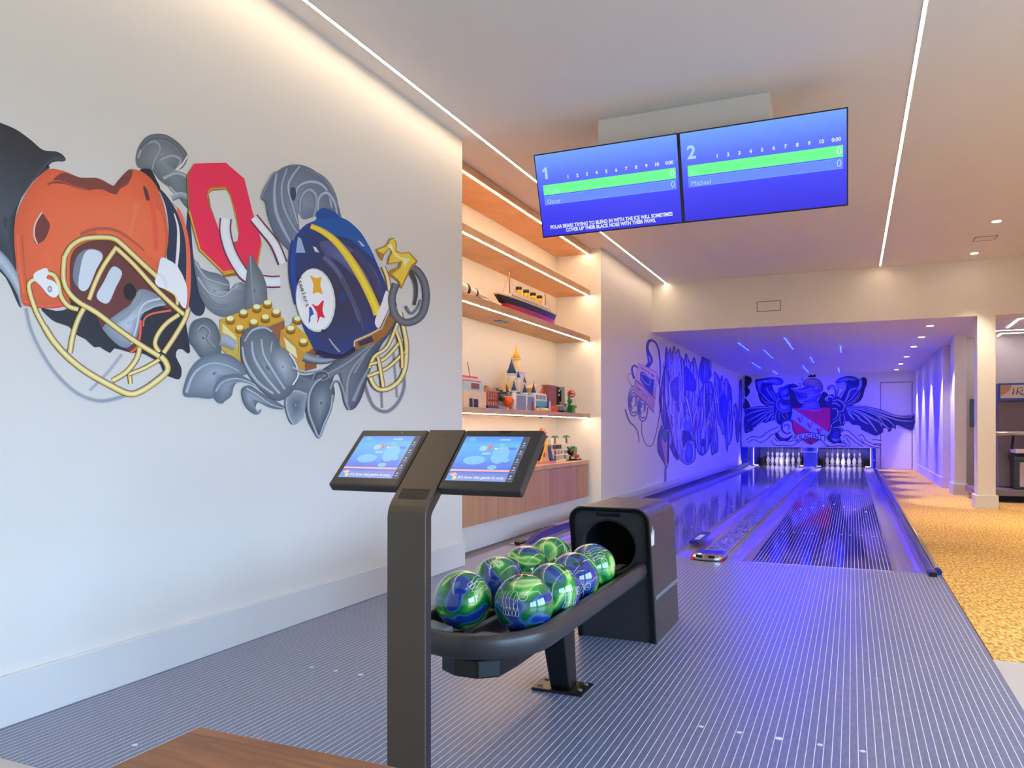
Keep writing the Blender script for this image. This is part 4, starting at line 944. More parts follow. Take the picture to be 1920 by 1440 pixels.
for k in range(6): wp.box(-3.329,-3.322,8.74+k*0.065,8.775+k*0.065,ZT+0.16,ZT+0.205)
obj('windows', wp, tk, t)
obj('roof', MB().box(-3.48,-3.24,8.69,9.22,ZT+0.215,ZT+0.225), tw, t)
sp_ = MB()
for y in (8.72,8.83,8.94,9.05,9.13): sp_.box(-3.262,-3.252,y-0.005,y+0.005,ZT+0.09,ZT+0.145)
obj('stilts', sp_.box(-3.42,-3.40,9.0,9.03,ZT,ZT+0.09).box(-3.28,-3.26,9.08,9.11,ZT,ZT+0.09), tgr, t)
obj('ground', MB().box(-3.46,-3.22,8.68,9.0,ZT,ZT+0.03), tcr, t, 0.008)
for y, zt in ((8.72, 0.30), (9.12, 0.30)):
    p = obj('palm_trunk', MB().tube([(-3.26,y,ZT+0.02 if y < 9 else ZT+0.225),(-3.26,y-0.012,ZT+zt)], 0.012, 8), tn, t)
    fr = MB()
    for k in range(7):
        a = k*0.9; d_ = Vector((math.cos(a)*0.5, math.sin(a), 0)); c_ = Vector((-3.26,y-0.012,ZT+zt)); fr.tube([c_, c_+d_*0.04+Vector((0,0,0.02)), c_+d_*0.085-Vector((0,0,0.004))], 0.008, 5, 0.003)
    obj('palm_fronds', fr, tg, p)
t = thing('model_helicopter', 'tiny dark blue and red model helicopter on the right of the villa', 'model helicopter', (-3.26, 9.32, ZT))
obj('fuselage', MB().sphere((-3.26,9.28,ZT+0.11),0.05,12,8,0.8), tk, t)
obj('tail', MB().tube([(-3.26,9.26,ZT+0.14),(-3.26,9.16,ZT+0.17)],0.012,6), tb, t)
obj('door', MB().box(-3.212,-3.206,9.23,9.27,ZT+0.06,ZT+0.14), tr, t)
obj('skid', MB().box(-3.30,-3.22,9.18,9.40,ZT,ZT+0.008).box(-3.27,-3.25,9.25,9.27,ZT,ZT+0.06), tk, t)
t = thing('model_character', 'tiny toy tree stump with red berries at the right end of the cabinet', 'toy', (-3.26, 9.46, ZT))
obj('stump', MB().prism([(9.36,0.05),(9.45,0.05),(9.47,0.16),(9.40,0.18),(9.35,0.15)], lambda a,b,d:(d,a,ZT+b), -3.30,-3.24), tg, t)
obj('berries', MB().sphere((-3.24,9.42,ZT+0.045),0.022,10,8).sphere((-3.24,9.50,ZT+0.055),0.022,10,8), tr, t)
obj('base', MB().box(-3.32,-3.21,9.36,9.56,ZT,ZT+0.02), tk, t)
# ================================================================ painted murals (flat artwork on the walls)
def paint_mat():
    m = mat('mural_paint', (200,200,200), 0.5)
    n = m.node_tree.nodes; l = m.node_tree.links
    a = n.new('ShaderNodeAttribute'); a.attribute_name = 'paint'
    l.new(a.outputs['Color'], n['Principled BSDF'].inputs['Base Color'])
    return m
M_paint = paint_mat()
def mixc(a, b, t): return tuple(a[k]+(b[k]-a[k])*t for k in range(3))
def cm(pts, n=5, closed=True):
    out = []; N = len(pts)
    rng = range(N) if closed else range(N-1)
    for i in rng:
        if closed: a,b,c,d = pts[i-1], pts[i], pts[(i+1)%N], pts[(i+2)%N]
        else: a,b,c,d = pts[max(i-1,0)], pts[i], pts[i+1], pts[min(i+2,N-1)]
        for k in range(n):
            t = k/n
            out.append(tuple(0.5*((2*b[q])+(-a[q]+c[q])*t+(2*a[q]-5*b[q]+4*c[q]-d[q])*t*t+(-a[q]+3*b[q]-3*c[q]+d[q])*t**3) for q in (0,1)))
    if not closed: out.append(tuple(pts[-1]))
    return out
def inside(p, poly):
    r = False; j = len(poly)-1
    for i in range(len(poly)):
        if (poly[i][1] > p[1]) != (poly[j][1] > p[1]) and p[0] < (poly[j][0]-poly[i][0])*(p[1]-poly[i][1])/(poly[j][1]-poly[i][1])+poly[i][0]: r = not r
        j = i
    return r
class Paint:
    def __init__(s, place, step, gain=1.06, o=(0,0), k=1.0):
        s.place, s.step, s.gain = place, step, gain; s.v=[]; s.c=[]; s.f=[]; s.h=0.0008; s.o=o; s.k=k
    def view(s, o, k): s.o, s.k = o, k; return s
    def P(s, p): return s.place(s.o[0]+p[0]*s.k, s.o[1]+p[1]*s.k, s.h)
    def col(s, c): return (*S(tuple(min(255, v*s.gain) for v in c)), 1)
    def put(s, pts, cols, faces):
        o = len(s.v); s.v += [s.P(p) for p in pts]; s.c += [s.col(c) for c in cols]; s.f += [tuple(i+o for i in f) for f in faces]
        s.h += s.step
    def fill(s, pts, c, smooth=True, n=4):
        if smooth: pts = cm(pts, n)
        s.put(pts, [c]*len(pts), [tuple(range(len(pts)))])
    def soft(s, pts, focus, c0, c1, smooth=True, n=5, pw=1.0):
        if smooth: pts = cm(pts, 4)
        N = len(pts); V=[]; C=[]; Fc=[]; tm = []
        for p in pts:
            t = 0.04
            while t < 0.97 and inside((p[0]+(focus[0]-p[0])*t, p[1]+(focus[1]-p[1])*t), pts): t += 0.04
            tm.append(min(t, 0.97)-0.04)
        if not inside(focus, pts): tm = [q*0.5 for q in tm]
        tm = [min(tm[j-1], tm[j], tm[(j+1)%N])*0.5+tm[j]*0.5 for j in range(N)]
        s.fill([p for p in pts], c0 if min(tm) > 0.9 else mixc(c0, c1, 0.5), False)
        for i in range(n+1):
            V += [(p[0]+(focus[0]-p[0])*t*i/n, p[1]+(focus[1]-p[1])*t*i/n) for p, t in zip(pts, tm)]; C += [mixc(c0, c1, (i/n)**pw)]*N
        for i in range(n):
            for j in range(N): Fc.append((i*N+j, i*N+(j+1)%N, (i+1)*N+(j+1)%N, (i+1)*N+j))
        s.put(V, C, Fc)
    def band(s, pts, w, c0, c1=None, c2=None, w1=None, wm=None, n=5, smooth=True):
        """stroke: c0 at one edge, c1 in the middle, c2 at the other edge; width w -> wm -> w1"""
        if smooth and len(pts) > 2: pts = cm(pts, n, False)
        c1 = c1 or c0; c2 = c2 or c0; w1 = w if w1 is None else w1
        N = len(pts); V=[]; C=[]; Fc=[]
        for i, p in enumerate(pts):
            a, b = pts[max(i-1,0)], pts[min(i+1,N-1)]; dx, dy = b[0]-a[0], b[1]-a[1]; L = math.hypot(dx, dy) or 1
            nx, ny = -dy/L, dx/L; t = i/max(N-1,1)
            ww = w+(w1-w)*t if wm is None else (w+(wm-w)*t*2 if t < 0.5 else wm+(w1-wm)*(t-0.5)*2)
            for q, c in ((-0.5,c0),(-0.2,mixc(c0,c1,0.8)),(0.05,c1),(0.3,mixc(c1,c2,0.6)),(0.5,c2)):
                V.append((p[0]+nx*ww*q, p[1]+ny*ww*q)); C.append(c)
        for i in range(N-1):
            for j in range(4): Fc.append((i*5+j, i*5+j+1, (i+1)*5+j+1, (i+1)*5+j))
        s.put(V, C, Fc)
    def oval(s, c, rx, ry, c0, c1=None, rot=0.0, n=24):
        pts = []
        for k in range(n):
            a = 2*math.pi*k/n; x, y = rx*math.cos(a), ry*math.sin(a)
            pts.append((c[0]+x*math.cos(rot)-y*math.sin(rot), c[1]+x*math.sin(rot)+y*math.cos(rot)))
        if c1: s.soft(pts, c, c0, c1, False)
        else: s.fill(pts, c0, False)
    def hatch(s, poly, n, cols, wav=3.0, w=2.0, seed=1, dirn=(0,1), step=4.0):
        rnd = random.Random(seed); xs = [p[0] for p in poly]; ys = [p[1] for p in poly]
        x0,x1,y0,y1 = min(xs),max(xs),min(ys),max(ys)
        for k in range(n):
            x = x0+(x1-x0)*(k+0.5)/n; run = []; ph = rnd.random()*6; fr = 0.02+0.035*rnd.random(); c = cols[k % len(cols)]; ww = w*(0.6+0.8*rnd.random())
            y = y0
            while y <= y1+step:
                q = (x+wav*math.sin(ph+y*fr*step/4)+0.3*wav*math.sin(ph*2+y*fr*3), y)
                if inside(q, poly) and y <= y1: run.append(q)
                else:
                    if len(run) > 3: s.band(run, ww*0.3, c, mixc(c,(235,230,250),0.12), c, ww*0.3, ww, n=1, smooth=False)
                    run = []
                y += step
    def build(s, name, label, cat='mural', parent=None):
        me = bpy.data.meshes.new(name); me.from_pydata(s.v, [], s.f); me.update(); me.materials.append(M_paint)
        at = me.color_attributes.new('paint', 'FLOAT_COLOR', 'POINT')
        flat = [x for c in s.c for x in c]; at.data.foreach_set('color', flat)
        o = bpy.data.objects.new(name, me); COL.objects.link(o)
        if parent: o.parent = parent
        else: tag(o, label, cat)
        return o

# ---------------------------------------------------------------- lounge wall
def wall_l(px, py, h): p = site(px, py, X=WX); return (WX+h, p.y, p.z)
m = Paint(wall_l, 0.00004, 1.14)
DG, MG, LG, HG = (62,72,84), (108,120,132), (150,160,170), (186,194,202)
# cast shadow painted under the left helmet and right cage
WS = (140,142,146)
m.band([(48,578),(58,620),(80,665),(108,705),(145,738),(185,752),(222,746),(245,736)], 9, (190,192,194), WS, (196,197,198), 11)
m.band([(228,664),(200,700),(168,732)], 8, (190,192,194), (156,158,162), (190,192,194))
m.band([(682,715),(690,742),(702,764),(724,772),(745,756),(757,728),(757,705)], 9, (180,178,178), (112,108,110), (180,178,178), 8)
m.band([(713,700),(716,765)], 6, (170,168,170), (120,118,120), (170,168,170)); m.band([(737,660),(744,745)], 6, (176,174,174), (130,128,130), (176,174,174)); m.band([(732,580),(745,640)], 8, (182,180,180), (150,148,148), (182,180,180))
# left dark shape and pale band
m.soft([(-40,215),(0,230),(30,243),(57,262),(80,281),(104,284),(117,290),(123,299),(118,303),(105,303),(90,308),(92,316),(68,334),(45,362),(30,400),(27,440),(30,500),(38,560),(36,575),(10,520),(-40,450)], (10,420), (44,44,50), (70,78,88))
m.band([(-40,455),(0,487),(22,515),(38,548),(44,575)], 30, (120,130,142), (176,186,196), (130,140,150), 10)
# curl behind the helmet
m.soft([(254,303),(258,278),(272,258),(290,251),(312,253),(334,267),(350,286),(351,300),(342,315),(330,321),(345,326),(360,340),(368,358),(368,378),(362,390),(352,392),(340,378),(326,358),(308,345),(296,335),(282,318),(262,316)], (300,296), (92,102,108), (128,136,142))
m.band([(258,296),(270,272),(292,266),(300,280),(290,300),(285,318)], 7, (84,94,100), (150,158,164), (110,118,124), 5)
m.band([(262,280),(282,262),(310,262),(332,276),(344,296)], 8, (104,112,118), (84,92,98), (128,136,142), 4)
m.band([(300,300),(322,292),(338,300),(330,318),(316,326)], 8, (92,100,108), (158,164,168), (110,118,124), 5)
m.band([(306,335),(330,325),(352,334),(360,352),(350,368),(330,362),(318,350)], 9, (98,108,114), (168,176,180), (96,106,114), 6)
m.band([(322,372),(340,366),(356,376),(362,392),(356,398)], 12, (180,186,190), (140,148,156), (96,106,116), 8)
m.band([(324,378),(336,390),(346,408),(356,430)], 8, (180,180,178), (205,203,198), (150,152,154), 3)
m.band([(330,319),(342,308),(354,288)], 5, (222,214,202), (214,206,196), (170,170,170), 3)
# stripes on the right side of the left helmet
m.fill([(262,318),(282,318),(292,336),(300,352),(296,360),(285,345),(272,330)], (36,34,38))
m.fill([(352,392),(358,430),(362,478),(372,535),(384,572),(378,591),(362,588),(350,560),(346,500),(348,440)], (44,54,76))
m.fill([(336,392),(349,428),(356,470),(357,540),(350,585),(343,560),(346,480),(340,430),(331,400)], (228,104,76))
m.fill([(297,353),(316,372),(334,404),(345,440),(349,480),(347,545),(338,560),(322,500),(312,480),(316,430),(310,385)], (46,54,76))
m.band([(326,400),(333,425),(334,455),(332,482),(330,500)], 2, (230,226,218), (226,222,214), (210,206,200), 5, 6)
# left helmet shell
OR, OB, OD = (232,108,66), (255,112,74), (176,78,52)
shell_l = [(92,317),(120,321),(150,333),(182,334),(205,345),(213,348),(222,337),(240,321),(250,317),(272,326),(291,346),(304,376),(312,410),(315,450),(310,490),(318,520),(340,556),(352,580),(346,600),(300,588),(272,592),(266,632),(250,662),(218,645),(190,618),(166,580),(128,574),(104,578),(76,578),(54,575),(40,566),(34,520),(28,480),(26,430),(33,395),(48,362),(68,335)]
m.soft(shell_l, (170,430), (206,92,56), (240,112,72), n=6, pw=0.7)
m.soft([(104,398),(118,386),(150,374),(190,368),(235,369),(270,378),(298,396),(308,430),(308,470),(300,492),(280,480),(240,452),(200,430),(158,430),(120,450),(103,440)], (200,405), (240,106,66), OB, n=4)
m.band([(255,382),(250,410),(242,440)], 16, (244,104,70), (255,122,84), (244,106,72), 10)
m.band([(282,372),(290,420),(292,470)], 12, (240,100,66), (255,84,66), (236,96,64), 10)
m.band([(150,440),(180,430),(215,432),(245,450),(270,470)], 9, (196,92,62), (170,84,64), (228,104,70), 5)
m.band([(36,440),(40,500),(48,550)], 12, (176,80,54), (214,96,62), (232,108,66), 12)
m.band([(82,470),(96,500),(108,540)], 16, (226,104,62), (250,110,72), (226,104,62), 10)
m.band([(44,566),(80,575),(128,570)], 6, (244,92,66), (250,96,70), (180,70,50), 6)
BRW = (112,58,52)
m.fill([(96,343),(106,330),(122,324),(150,333),(182,334),(206,346),(213,348),(222,337),(241,318),(248,324),(240,344),(225,354),(218,364),(206,362),(190,355),(160,356),(130,347),(108,344)], (122,62,54))
m.band([(88,345),(110,340),(140,350),(170,357)], 5, (220,100,66), (150,72,56), (122,62,54), 2)
m.fill([(76,399),(88,412),(93,424),(84,448),(70,457),(64,452),(66,425)], BRW)
m.band([(78,398),(66,418),(63,440),(69,457)], 3, (200,160,150), (226,206,196), (190,150,140), 3)
m.fill([(268,349),(275,355),(280,374),(274,375),(270,362)], (96,52,48))
# opening: brown padding, cloth, dark jaw
m.fill([(76,577),(104,583),(128,578),(134,560),(150,560),(200,560),(260,560),(330,570),(346,580),(349,612),(352,630),(356,659),(350,662),(344,656),(333,655),(329,668),(338,686),(340,698),(336,711),(322,708),(306,700),(300,683),(278,668),(262,662),(240,660),(214,653),(206,662),(186,650),(176,651),(160,636),(142,627),(128,612),(104,604),(88,592)], (42,46,58), True, 2)
m.fill([(130,500),(134,476),(146,462),(170,452),(205,451),(225,461),(250,486),(290,514),(330,552),(345,576),(330,585),(300,575),(272,583),(262,600),(262,640),(250,662),(232,652),(206,634),(190,615),(184,600),(168,574),(146,560),(132,545)], (104,58,56))
m.band([(262,600),(262,625),(256,650),(244,661)], 5, (250,96,70), (252,104,76), (180,70,50), 4); m.band([(320,582),(285,588),(270,598),(268,612)], 4, (250,110,80), (252,104,76), (190,80,60), 3)
m.soft([(192,614),(206,598),(228,582),(244,570),(258,545),(272,543),(292,552),(310,570),(300,574),(282,578),(270,586),(262,600),(258,625),(252,640),(238,652),(222,648),(204,632),(196,622)], (240,606), (120,130,142), (186,194,204), n=4)
m.band([(262,548),(256,568),(236,592),(206,608)], 7, (96,106,120), (150,160,172), (120,130,144), 4); m.band([(300,560),(276,566),(262,580),(256,610),(246,645)], 5, (150,160,170), (206,212,220), (140,150,160), 4)
m.fill([(231,540),(240,531),(250,536),(255,548),(250,560),(238,562),(232,552)], (34,34,42))
m.fill([(141,487),(155,470),(176,467),(192,478),(176,512),(160,545),(146,540),(136,520)], (118,130,142)); m.fill([(156,478),(174,468),(192,480),(180,505),(165,540),(152,545),(146,530)], (202,210,216))
m.fill([(208,502),(220,502),(228,514),(216,540),(204,566),(192,568),(180,555),(194,528)], (196,204,212)); m.fill([(128,545),(140,552),(152,570),(146,580),(132,568)], (44,48,60))
# gold face cage
G0, G1, G2 = (150,102,12), (240,230,180), (206,158,24)
def bar(pts, w=8.5): 
    m.band(pts, w+1.6, (74,54,20)); m.band(pts, w, G0, G1, G2)
bar([(88,512),(100,516),(108,530),(114,556),(128,574),(146,580)], 9)
bar([(335,590),(312,606),(296,626),(290,645),(298,660)]); bar([(242,700),(244,720)], 7); bar([(240,702),(270,690),(298,674)], 7)
bar([(310,540),(328,552),(332,566),(328,576)], 7)
bar([(262,646),(256,672),(236,698),(210,714)], 9)
bar([(64,524),(54,532),(56,552),(68,586),(82,612)], 9)
bar([(160,572),(146,598),(136,628),(130,662)], 9.5)
bar([(218,463),(194,498),(178,530),(166,562)], 9)
bar([(120,480),(118,520),(126,545),(146,566),(180,586),(222,618),(262,646),(298,668)], 9.5)
bar([(120,482),(132,462),(155,448),(190,445),(214,448),(232,462),(262,490),(297,522)], 9.5)
bar([(218,466),(250,496),(290,540),(330,578),(350,594)], 8.5)
bar([(352,580),(345,600),(326,632),(306,662)], 9)
bar([(82,612),(100,640),(125,668),(160,696),(205,722),(240,738),(262,734),(290,716),(312,696),(310,680),(300,668)], 11)
WPD = (240,240,236)
m.fill([(62,514),(74,506),(86,503),(90,512),(86,522),(100,528),(108,540),(108,552),(100,558),(88,552),(74,535),(64,526)], WPD); m.oval((92,542), 4.5, 6, (120,120,124), (220,220,222))
m.fill([(300,484),(314,487),(332,500),(347,530),(350,550),(347,578),(338,572),(330,556),(316,545),(296,538),(289,527),(294,512)], WPD, True, 2); m.band([(296,512),(306,520),(312,540)], 5, (200,200,200), (250,250,250), (180,180,182))
# leaves under the letter
m.soft([(361,484),(372,500),(390,509),(410,514),(428,528),(430,545),(440,532),(454,530),(462,545),(458,572),(442,590),(416,594),(392,582),(374,556),(366,520)], (400,545), (96,106,114), (160,168,174))
m.band([(366,492),(384,520),(410,530),(428,535)], 7, (84,94,104), (170,178,184), (110,120,128), 3); m.band([(370,520),(390,548),(416,556),(432,545),(446,536)], 6, (90,100,110), (176,184,190), (110,120,128), 4); m.band([(378,545),(400,570),(430,572),(455,552)], 8, (84,94,104), (130,138,146), (90,100,110), 3)
# red block letter with gold edge, pale C through it
m.fill([(362,308),(422,305),(457,336),(472,400),(488,455),(484,492),(478,512),(420,520),(412,508),(372,470),(352,398),(348,330)], (150,104,24), False)
RD = (232,42,78)
ring_o = [(363,307),(422,305),(457,335),(473,400),(489,452),(484,490),(478,498),(446,504),(418,511),(376,470),(366,430),(355,396),(351,350),(352,330)]
m.fill([(351,330),(363,307),(422,305),(424,352),(394,353),(388,362),(386,372),(392,390),(420,452),(425,460),(446,504),(418,511),(375,468),(364,430),(355,396)], RD, False)
m.fill([(422,305),(457,335),(473,400),(489,452),(484,490),(478,498),(446,504),(425,460),(440,462),(447,440),(432,366),(424,352)], RD, False)
m.fill([(390,363),(396,356),(421,353),(430,368),(446,436),(444,452),(424,456),(414,444),(394,388)], (205,203,196), False)
m.band([(388,372),(389,361),(395,354),(421,352),(430,366),(440,400),(446,436)], 3, (96,62,20), (214,160,40), (150,104,24), smooth=False); m.band([(389,361),(395,355),(422,353)], 6, (170,120,30), (206,150,44), (110,70,24), smooth=False)
m.band([(353,396),(373,468),(417,511),(448,505)], 4, (214,160,36), (222,170,50), (120,80,24), smooth=False); m.band([(417,514),(447,508)], 6, (150,92,30), (214,170,60), (120,70,24), smooth=False); m.band([(489,456),(481,495)], 3, (150,104,24), (214,160,36), (150,104,24))
def cstroke(pts, w): m.band(pts, w+6, (44,54,72)); m.band(pts, w+2.5, (200,36,70)); m.band(pts, w, (196,206,212), (222,228,232), (206,214,220))
cstroke([(422,410),(421,436),(430,470),(446,500),(464,520),(500,528),(524,528)], 17)
cstroke([(474,408),(492,430),(514,458),(529,494)], 13)
m.soft([(468,477),(478,492),(490,512),(498,534),(500,560),(498,585),(470,592),(456,575),(458,540),(462,505)], (476,545), (92,100,106), (128,136,142)); m.band([(468,480),(470,520),(474,560),(478,590)], 4, (92,100,106), (150,158,162), (100,108,114))
# gold building bricks
GT, GS, GR_ = (206,154,44), (190,150,50), (128,84,50)
m.fill([(411,599),(500,567),(532,600),(447,633)], GT, False); m.fill([(411,599),(447,633),(449,690),(412,652)], (198,166,66), False); m.fill([(447,633),(532,600),(534,650),(449,690)], (146,92,58), False)
m.fill([(416,606),(440,630),(444,650),(416,634)], (232,206,130), False); m.band([(411,599),(447,633),(532,600)], 2.5, (96,70,24), (230,190,60), (96,70,24), smooth=False); m.band([(447,633),(448,680)], 3, (110,80,30), (240,200,80), (110,80,30))
def stud(x, y): m.oval((x,y+3), 9, 6.5, (130,92,24)); m.oval((x,y-1), 8.8, 6.2, (150,106,26), (206,160,50)); m.oval((x,y-3), 7, 4.6, (240,214,130), (252,246,220))
for p in ((430,600),(455,588),(480,578),(500,570),(448,617),(474,606),(496,597),(516,587)): stud(*p)
m.fill([(524,620),(548,606),(575,630),(586,650),(569,664)], GT, False); m.fill([(524,620),(569,664),(570,696),(540,690),(522,645)], (190,140,60), False); m.fill([(569,664),(590,650),(592,690),(570,696)], (140,84,52), False); m.fill([(530,632),(552,652),(556,672),(536,656)], (240,212,160), False)
m.band([(524,620),(569,664),(588,650)], 2.5, (96,70,24), (230,190,60), (96,70,24), smooth=False)
for p in ((543,618),(567,642),(556,600)): stud(*p)
# lower foliage
m.soft([(353,624),(358,606),(372,597),(390,597),(404,610),(411,632),(412,662),(396,672),(378,672),(362,652),(354,640)], (378,634), (82,92,100), (140,148,154)); m.band([(370,620),(378,612),(390,622),(386,636),(400,652)], 5, (170,178,182), (120,128,134), (70,78,86), 4); m.band([(412,636),(424,640),(440,650)], 26, (150,156,160), (160,168,174), (120,128,136), 18)
m.soft([(343,741),(348,710),(360,686),(378,670),(402,663),(428,665),(452,682),(462,700),(440,706),(420,706),(406,720),(398,746),(370,745)], (400,700), (96,108,120), (150,162,174), pw=0.8); m.band([(347,736),(362,700),(390,682),(420,684),(446,696)], 7, (92,104,116), (176,186,196), (120,132,144), 3)
m.soft([(397,735),(404,716),(420,704),(446,702),(472,716),(484,724),(462,718),(445,716),(436,726),(432,742),(420,752),(414,757),(404,752)], (424,724), (92,104,116), (140,150,160)); m.band([(402,734),(416,716),(444,710),(478,722)], 4, (84,94,104), (186,194,200), (110,120,130), 3)
m.soft([(451,732),(458,724),(470,724),(490,738),(520,755),(534,766),(512,766),(492,758),(482,754),(477,764),(482,772),(488,766),(486,774),(478,777),(464,768),(454,752)], (466,744), (88,98,108), (150,160,168)); m.band([(460,728),(480,740),(505,758),(532,766)], 4, (90,100,110), (190,198,204), (100,110,120), 2)
# sweeping centre body
m.soft([(532,690),(556,702),(590,700),(640,668),(700,628),(738,604),(730,625),(712,650),(694,690),(684,722),(676,746),(664,765),(652,768),(642,752),(640,722),(632,700),(622,712),(626,738),(618,770),(606,796),(596,820),(588,812),(576,790),(570,768),(566,782),(552,794),(542,792),(534,768),(530,740),(500,735),(508,715)], (600,720), (66,74,84), (112,122,132), pw=0.8)
for pts, w in (([(700,640),(650,680),(600,710),(580,745)], 9), ([(722,622),(680,665),(652,705),(648,755)], 10), ([(690,690),(674,720),(660,752)], 12), ([(735,608),(690,655),(662,700)], 6)):
    m.band(pts, w*0.4, (70,78,88), (146,154,160), (84,92,102), w)
m.soft([(534,748),(540,736),(556,732),(574,738),(570,756),(568,776),(554,790),(544,790),(536,770)], (552,760), (140,150,158), (88,98,108)); m.band([(572,738),(552,732),(538,740),(534,760),(542,788),(552,794),(568,780)], 4, (180,188,194), (150,158,166), (90,98,108), 3)
m.soft([(576,740),(588,716),(606,706),(618,714),(624,740),(616,770),(604,796),(596,818),(586,804),(576,776)], (600,756), (70,80,90), (128,140,150)); m.band([(612,708),(592,714),(578,738),(576,770),(586,800),(596,820),(606,796),(618,768),(622,740)], 4.5, (180,188,194), (150,160,168), (84,92,102), 4)
m.band([(586,712),(592,700),(606,698),(612,706),(602,712)], 6, (170,178,184), (70,78,86), (60,66,74), 5); m.band([(618,730),(624,716),(634,716),(640,730),(646,755),(652,768)], 5, (170,178,184), (130,138,146), (70,78,86), 5)
# folded leaf in the middle
m.soft([(449,640),(454,622),(468,613),(486,612),(504,620),(518,634),(524,650),(540,662),(552,684),(556,702),(552,724),(540,742),(520,752),(500,742),(478,722),(460,696),(450,668)], (500,690), (84,94,104), (128,138,146), pw=0.8)
for pts, w in (([(456,640),(470,620),(492,614),(508,622)], 7), ([(452,650),(458,680),(480,715),(510,738)], 9), ([(470,640),(474,670),(494,704),(522,738)], 10), ([(488,636),(492,664),(510,696),(532,730)], 9), ([(508,640),(506,664),(516,690),(534,716)], 6)):
    m.band(pts, w*0.5, (66,76,86), (176,186,194), (96,106,116), w*0.7, w)
m.soft([(505,662),(514,652),(528,652),(540,662),(550,680),(553,702),(548,716),(536,724),(520,708),(508,684)], (528,688), (104,114,122), (166,176,186)); m.band([(540,662),(552,682),(556,704),(546,722)], 3, (206,212,214), (222,226,226), (120,128,136), 3)
m.band([(568,668),(584,674),(610,676),(640,668)], 20, (90,98,106), (150,158,164), (60,66,76), 8); m.band([(545,690),(570,698),(600,694)], 5, (190,196,200), (150,158,164), (80,88,98), 3)
# plume behind the right helmet
m.soft([(488,372),(494,352),(508,332),(528,315),(550,309),(574,313),(598,328),(618,350),(630,378),(638,408),(636,414),(610,408),(592,410),(576,424),(560,438),(548,458),(546,472),(530,460),(512,436),(500,404),(496,380)], (560,380), (92,104,122), (128,140,158))
for pts, w, c in (([(516,326),(512,360),(516,400),(534,440),(548,462)], 12, (164,176,194)), ([(536,316),(526,350),(530,390),(550,430),(558,436)], 10, (150,164,184)), ([(560,312),(546,330),(538,352),(548,392),(556,420)], 8, (170,182,200)),
                  ([(575,318),(604,334),(624,364),(632,396)], 7, (120,132,150)), ([(552,372),(556,352),(574,342),(596,344),(612,360),(620,390)], 9, (176,188,206)), ([(560,400),(562,372),(576,356),(590,366),(590,390),(584,410)], 10, (158,172,192)), ([(594,400),(596,372),(610,362),(624,378),(630,404)], 9, (176,190,208))):
    m.band(pts, w*0.5, (70,82,100), c, (88,100,118), w*0.5, w)
m.fill([(542,354),(550,352),(553,366),(548,378),(542,368)], (52,66,96)); m.fill([(557,400),(566,412),(590,406),(588,414),(576,424),(562,436),(558,420)], (198,194,188))
m.band([(489,372),(492,362),(508,330),(516,322)], 4, (150,162,182), (120,132,150), (92,104,122), 2)
# right helmet
NV, NB = (42,46,72), (24,66,132)
hel = [(590,412),(592,398),(604,390),(622,396),(632,406),(650,414),(672,434),(690,462),(702,488),(714,516),(724,540),(728,556),(712,600),(700,622),(668,648),(640,662),(614,672),(598,668),(586,654),(570,620),(556,580),(546,540),(541,500),(544,466),(554,440),(570,422)]
m.soft(hel, (640,560), (30,60,126), (50,52,74), n=6, pw=0.5)
m.fill([(590,412),(592,398),(604,390),(622,396),(633,408),(652,416),(674,436),(692,466),(700,486),(680,470),(660,452),(640,444),(612,440),(592,432),(580,420)], (24,84,156)); m.fill([(592,398),(604,390),(622,396),(632,406),(612,410),(592,410)], (20,74,146))
m.band([(550,452),(546,480),(546,520),(556,570)], 14, (26,60,130), (28,70,150), (34,50,100), 12); m.fill([(556,444),(562,448),(570,474),(552,474)], (150,166,196), False)
m.soft([(597,454),(620,452),(650,462),(680,484),(702,510),(712,540),(700,560),(680,540),(660,516),(630,490),(606,476)], (650,490), (72,78,120), (96,104,146)); m.fill([(584,462),(590,464),(596,474),(588,472)], (206,204,196), False); m.fill([(668,450),(674,454),(682,462),(676,462)], (180,180,180), False)
m.band([(604,482),(630,510),(656,560),(672,604)], 14, (62,68,104), (96,102,140), (48,52,80), 6); m.band([(640,520),(668,580),(680,620)], 8, (40,42,64), (80,84,112), (44,46,68), 4)
m.band([(660,470),(690,510),(712,560)], 16, (60,64,104), (58,62,98), (44,48,76), 14)
m.band([(580,424),(602,434),(628,454),(655,488),(680,530),(700,572),(706,590)], 9, (214,150,20), (252,214,60), (236,176,36), 17, 15)
m.band([(590,660),(640,668),(690,630)], 10, (20,22,44), (30,30,56), (44,46,70), 8)
# round emblem: white disc, three four-pointed stars, lettering
m.oval((589,563), 37, 60, (200,200,196), (238,236,222), rot=-0.10); m.oval((588,562), 34.5, 57, (232,230,216), (244,242,230), rot=-0.10)
m.fill([(579,517),(589,522),(600,520),(598,534),(602,551),(592,548),(584,551),(585,534)], (240,166,30)); m.fill([(582,570),(592,574),(604,563),(602,582),(607,598),(598,594),(592,606),(592,588)], (216,34,46)); m.fill([(577,576),(582,578),(586,590),(592,604),(582,598),(576,606),(577,590)], (54,84,150)); m.oval((586,598), 7, 8, (244,242,234)); m.oval((604,604), 8, 8, (244,242,234)); m.oval((590,562), 10, 9, (246,244,236))
m.fill([(600,618),(610,618),(606,624),(599,624)], (40,42,56), False); m.band([(614,635),(622,646),(634,660)], 3, (90,90,100), (170,168,170), (90,90,100), 5)
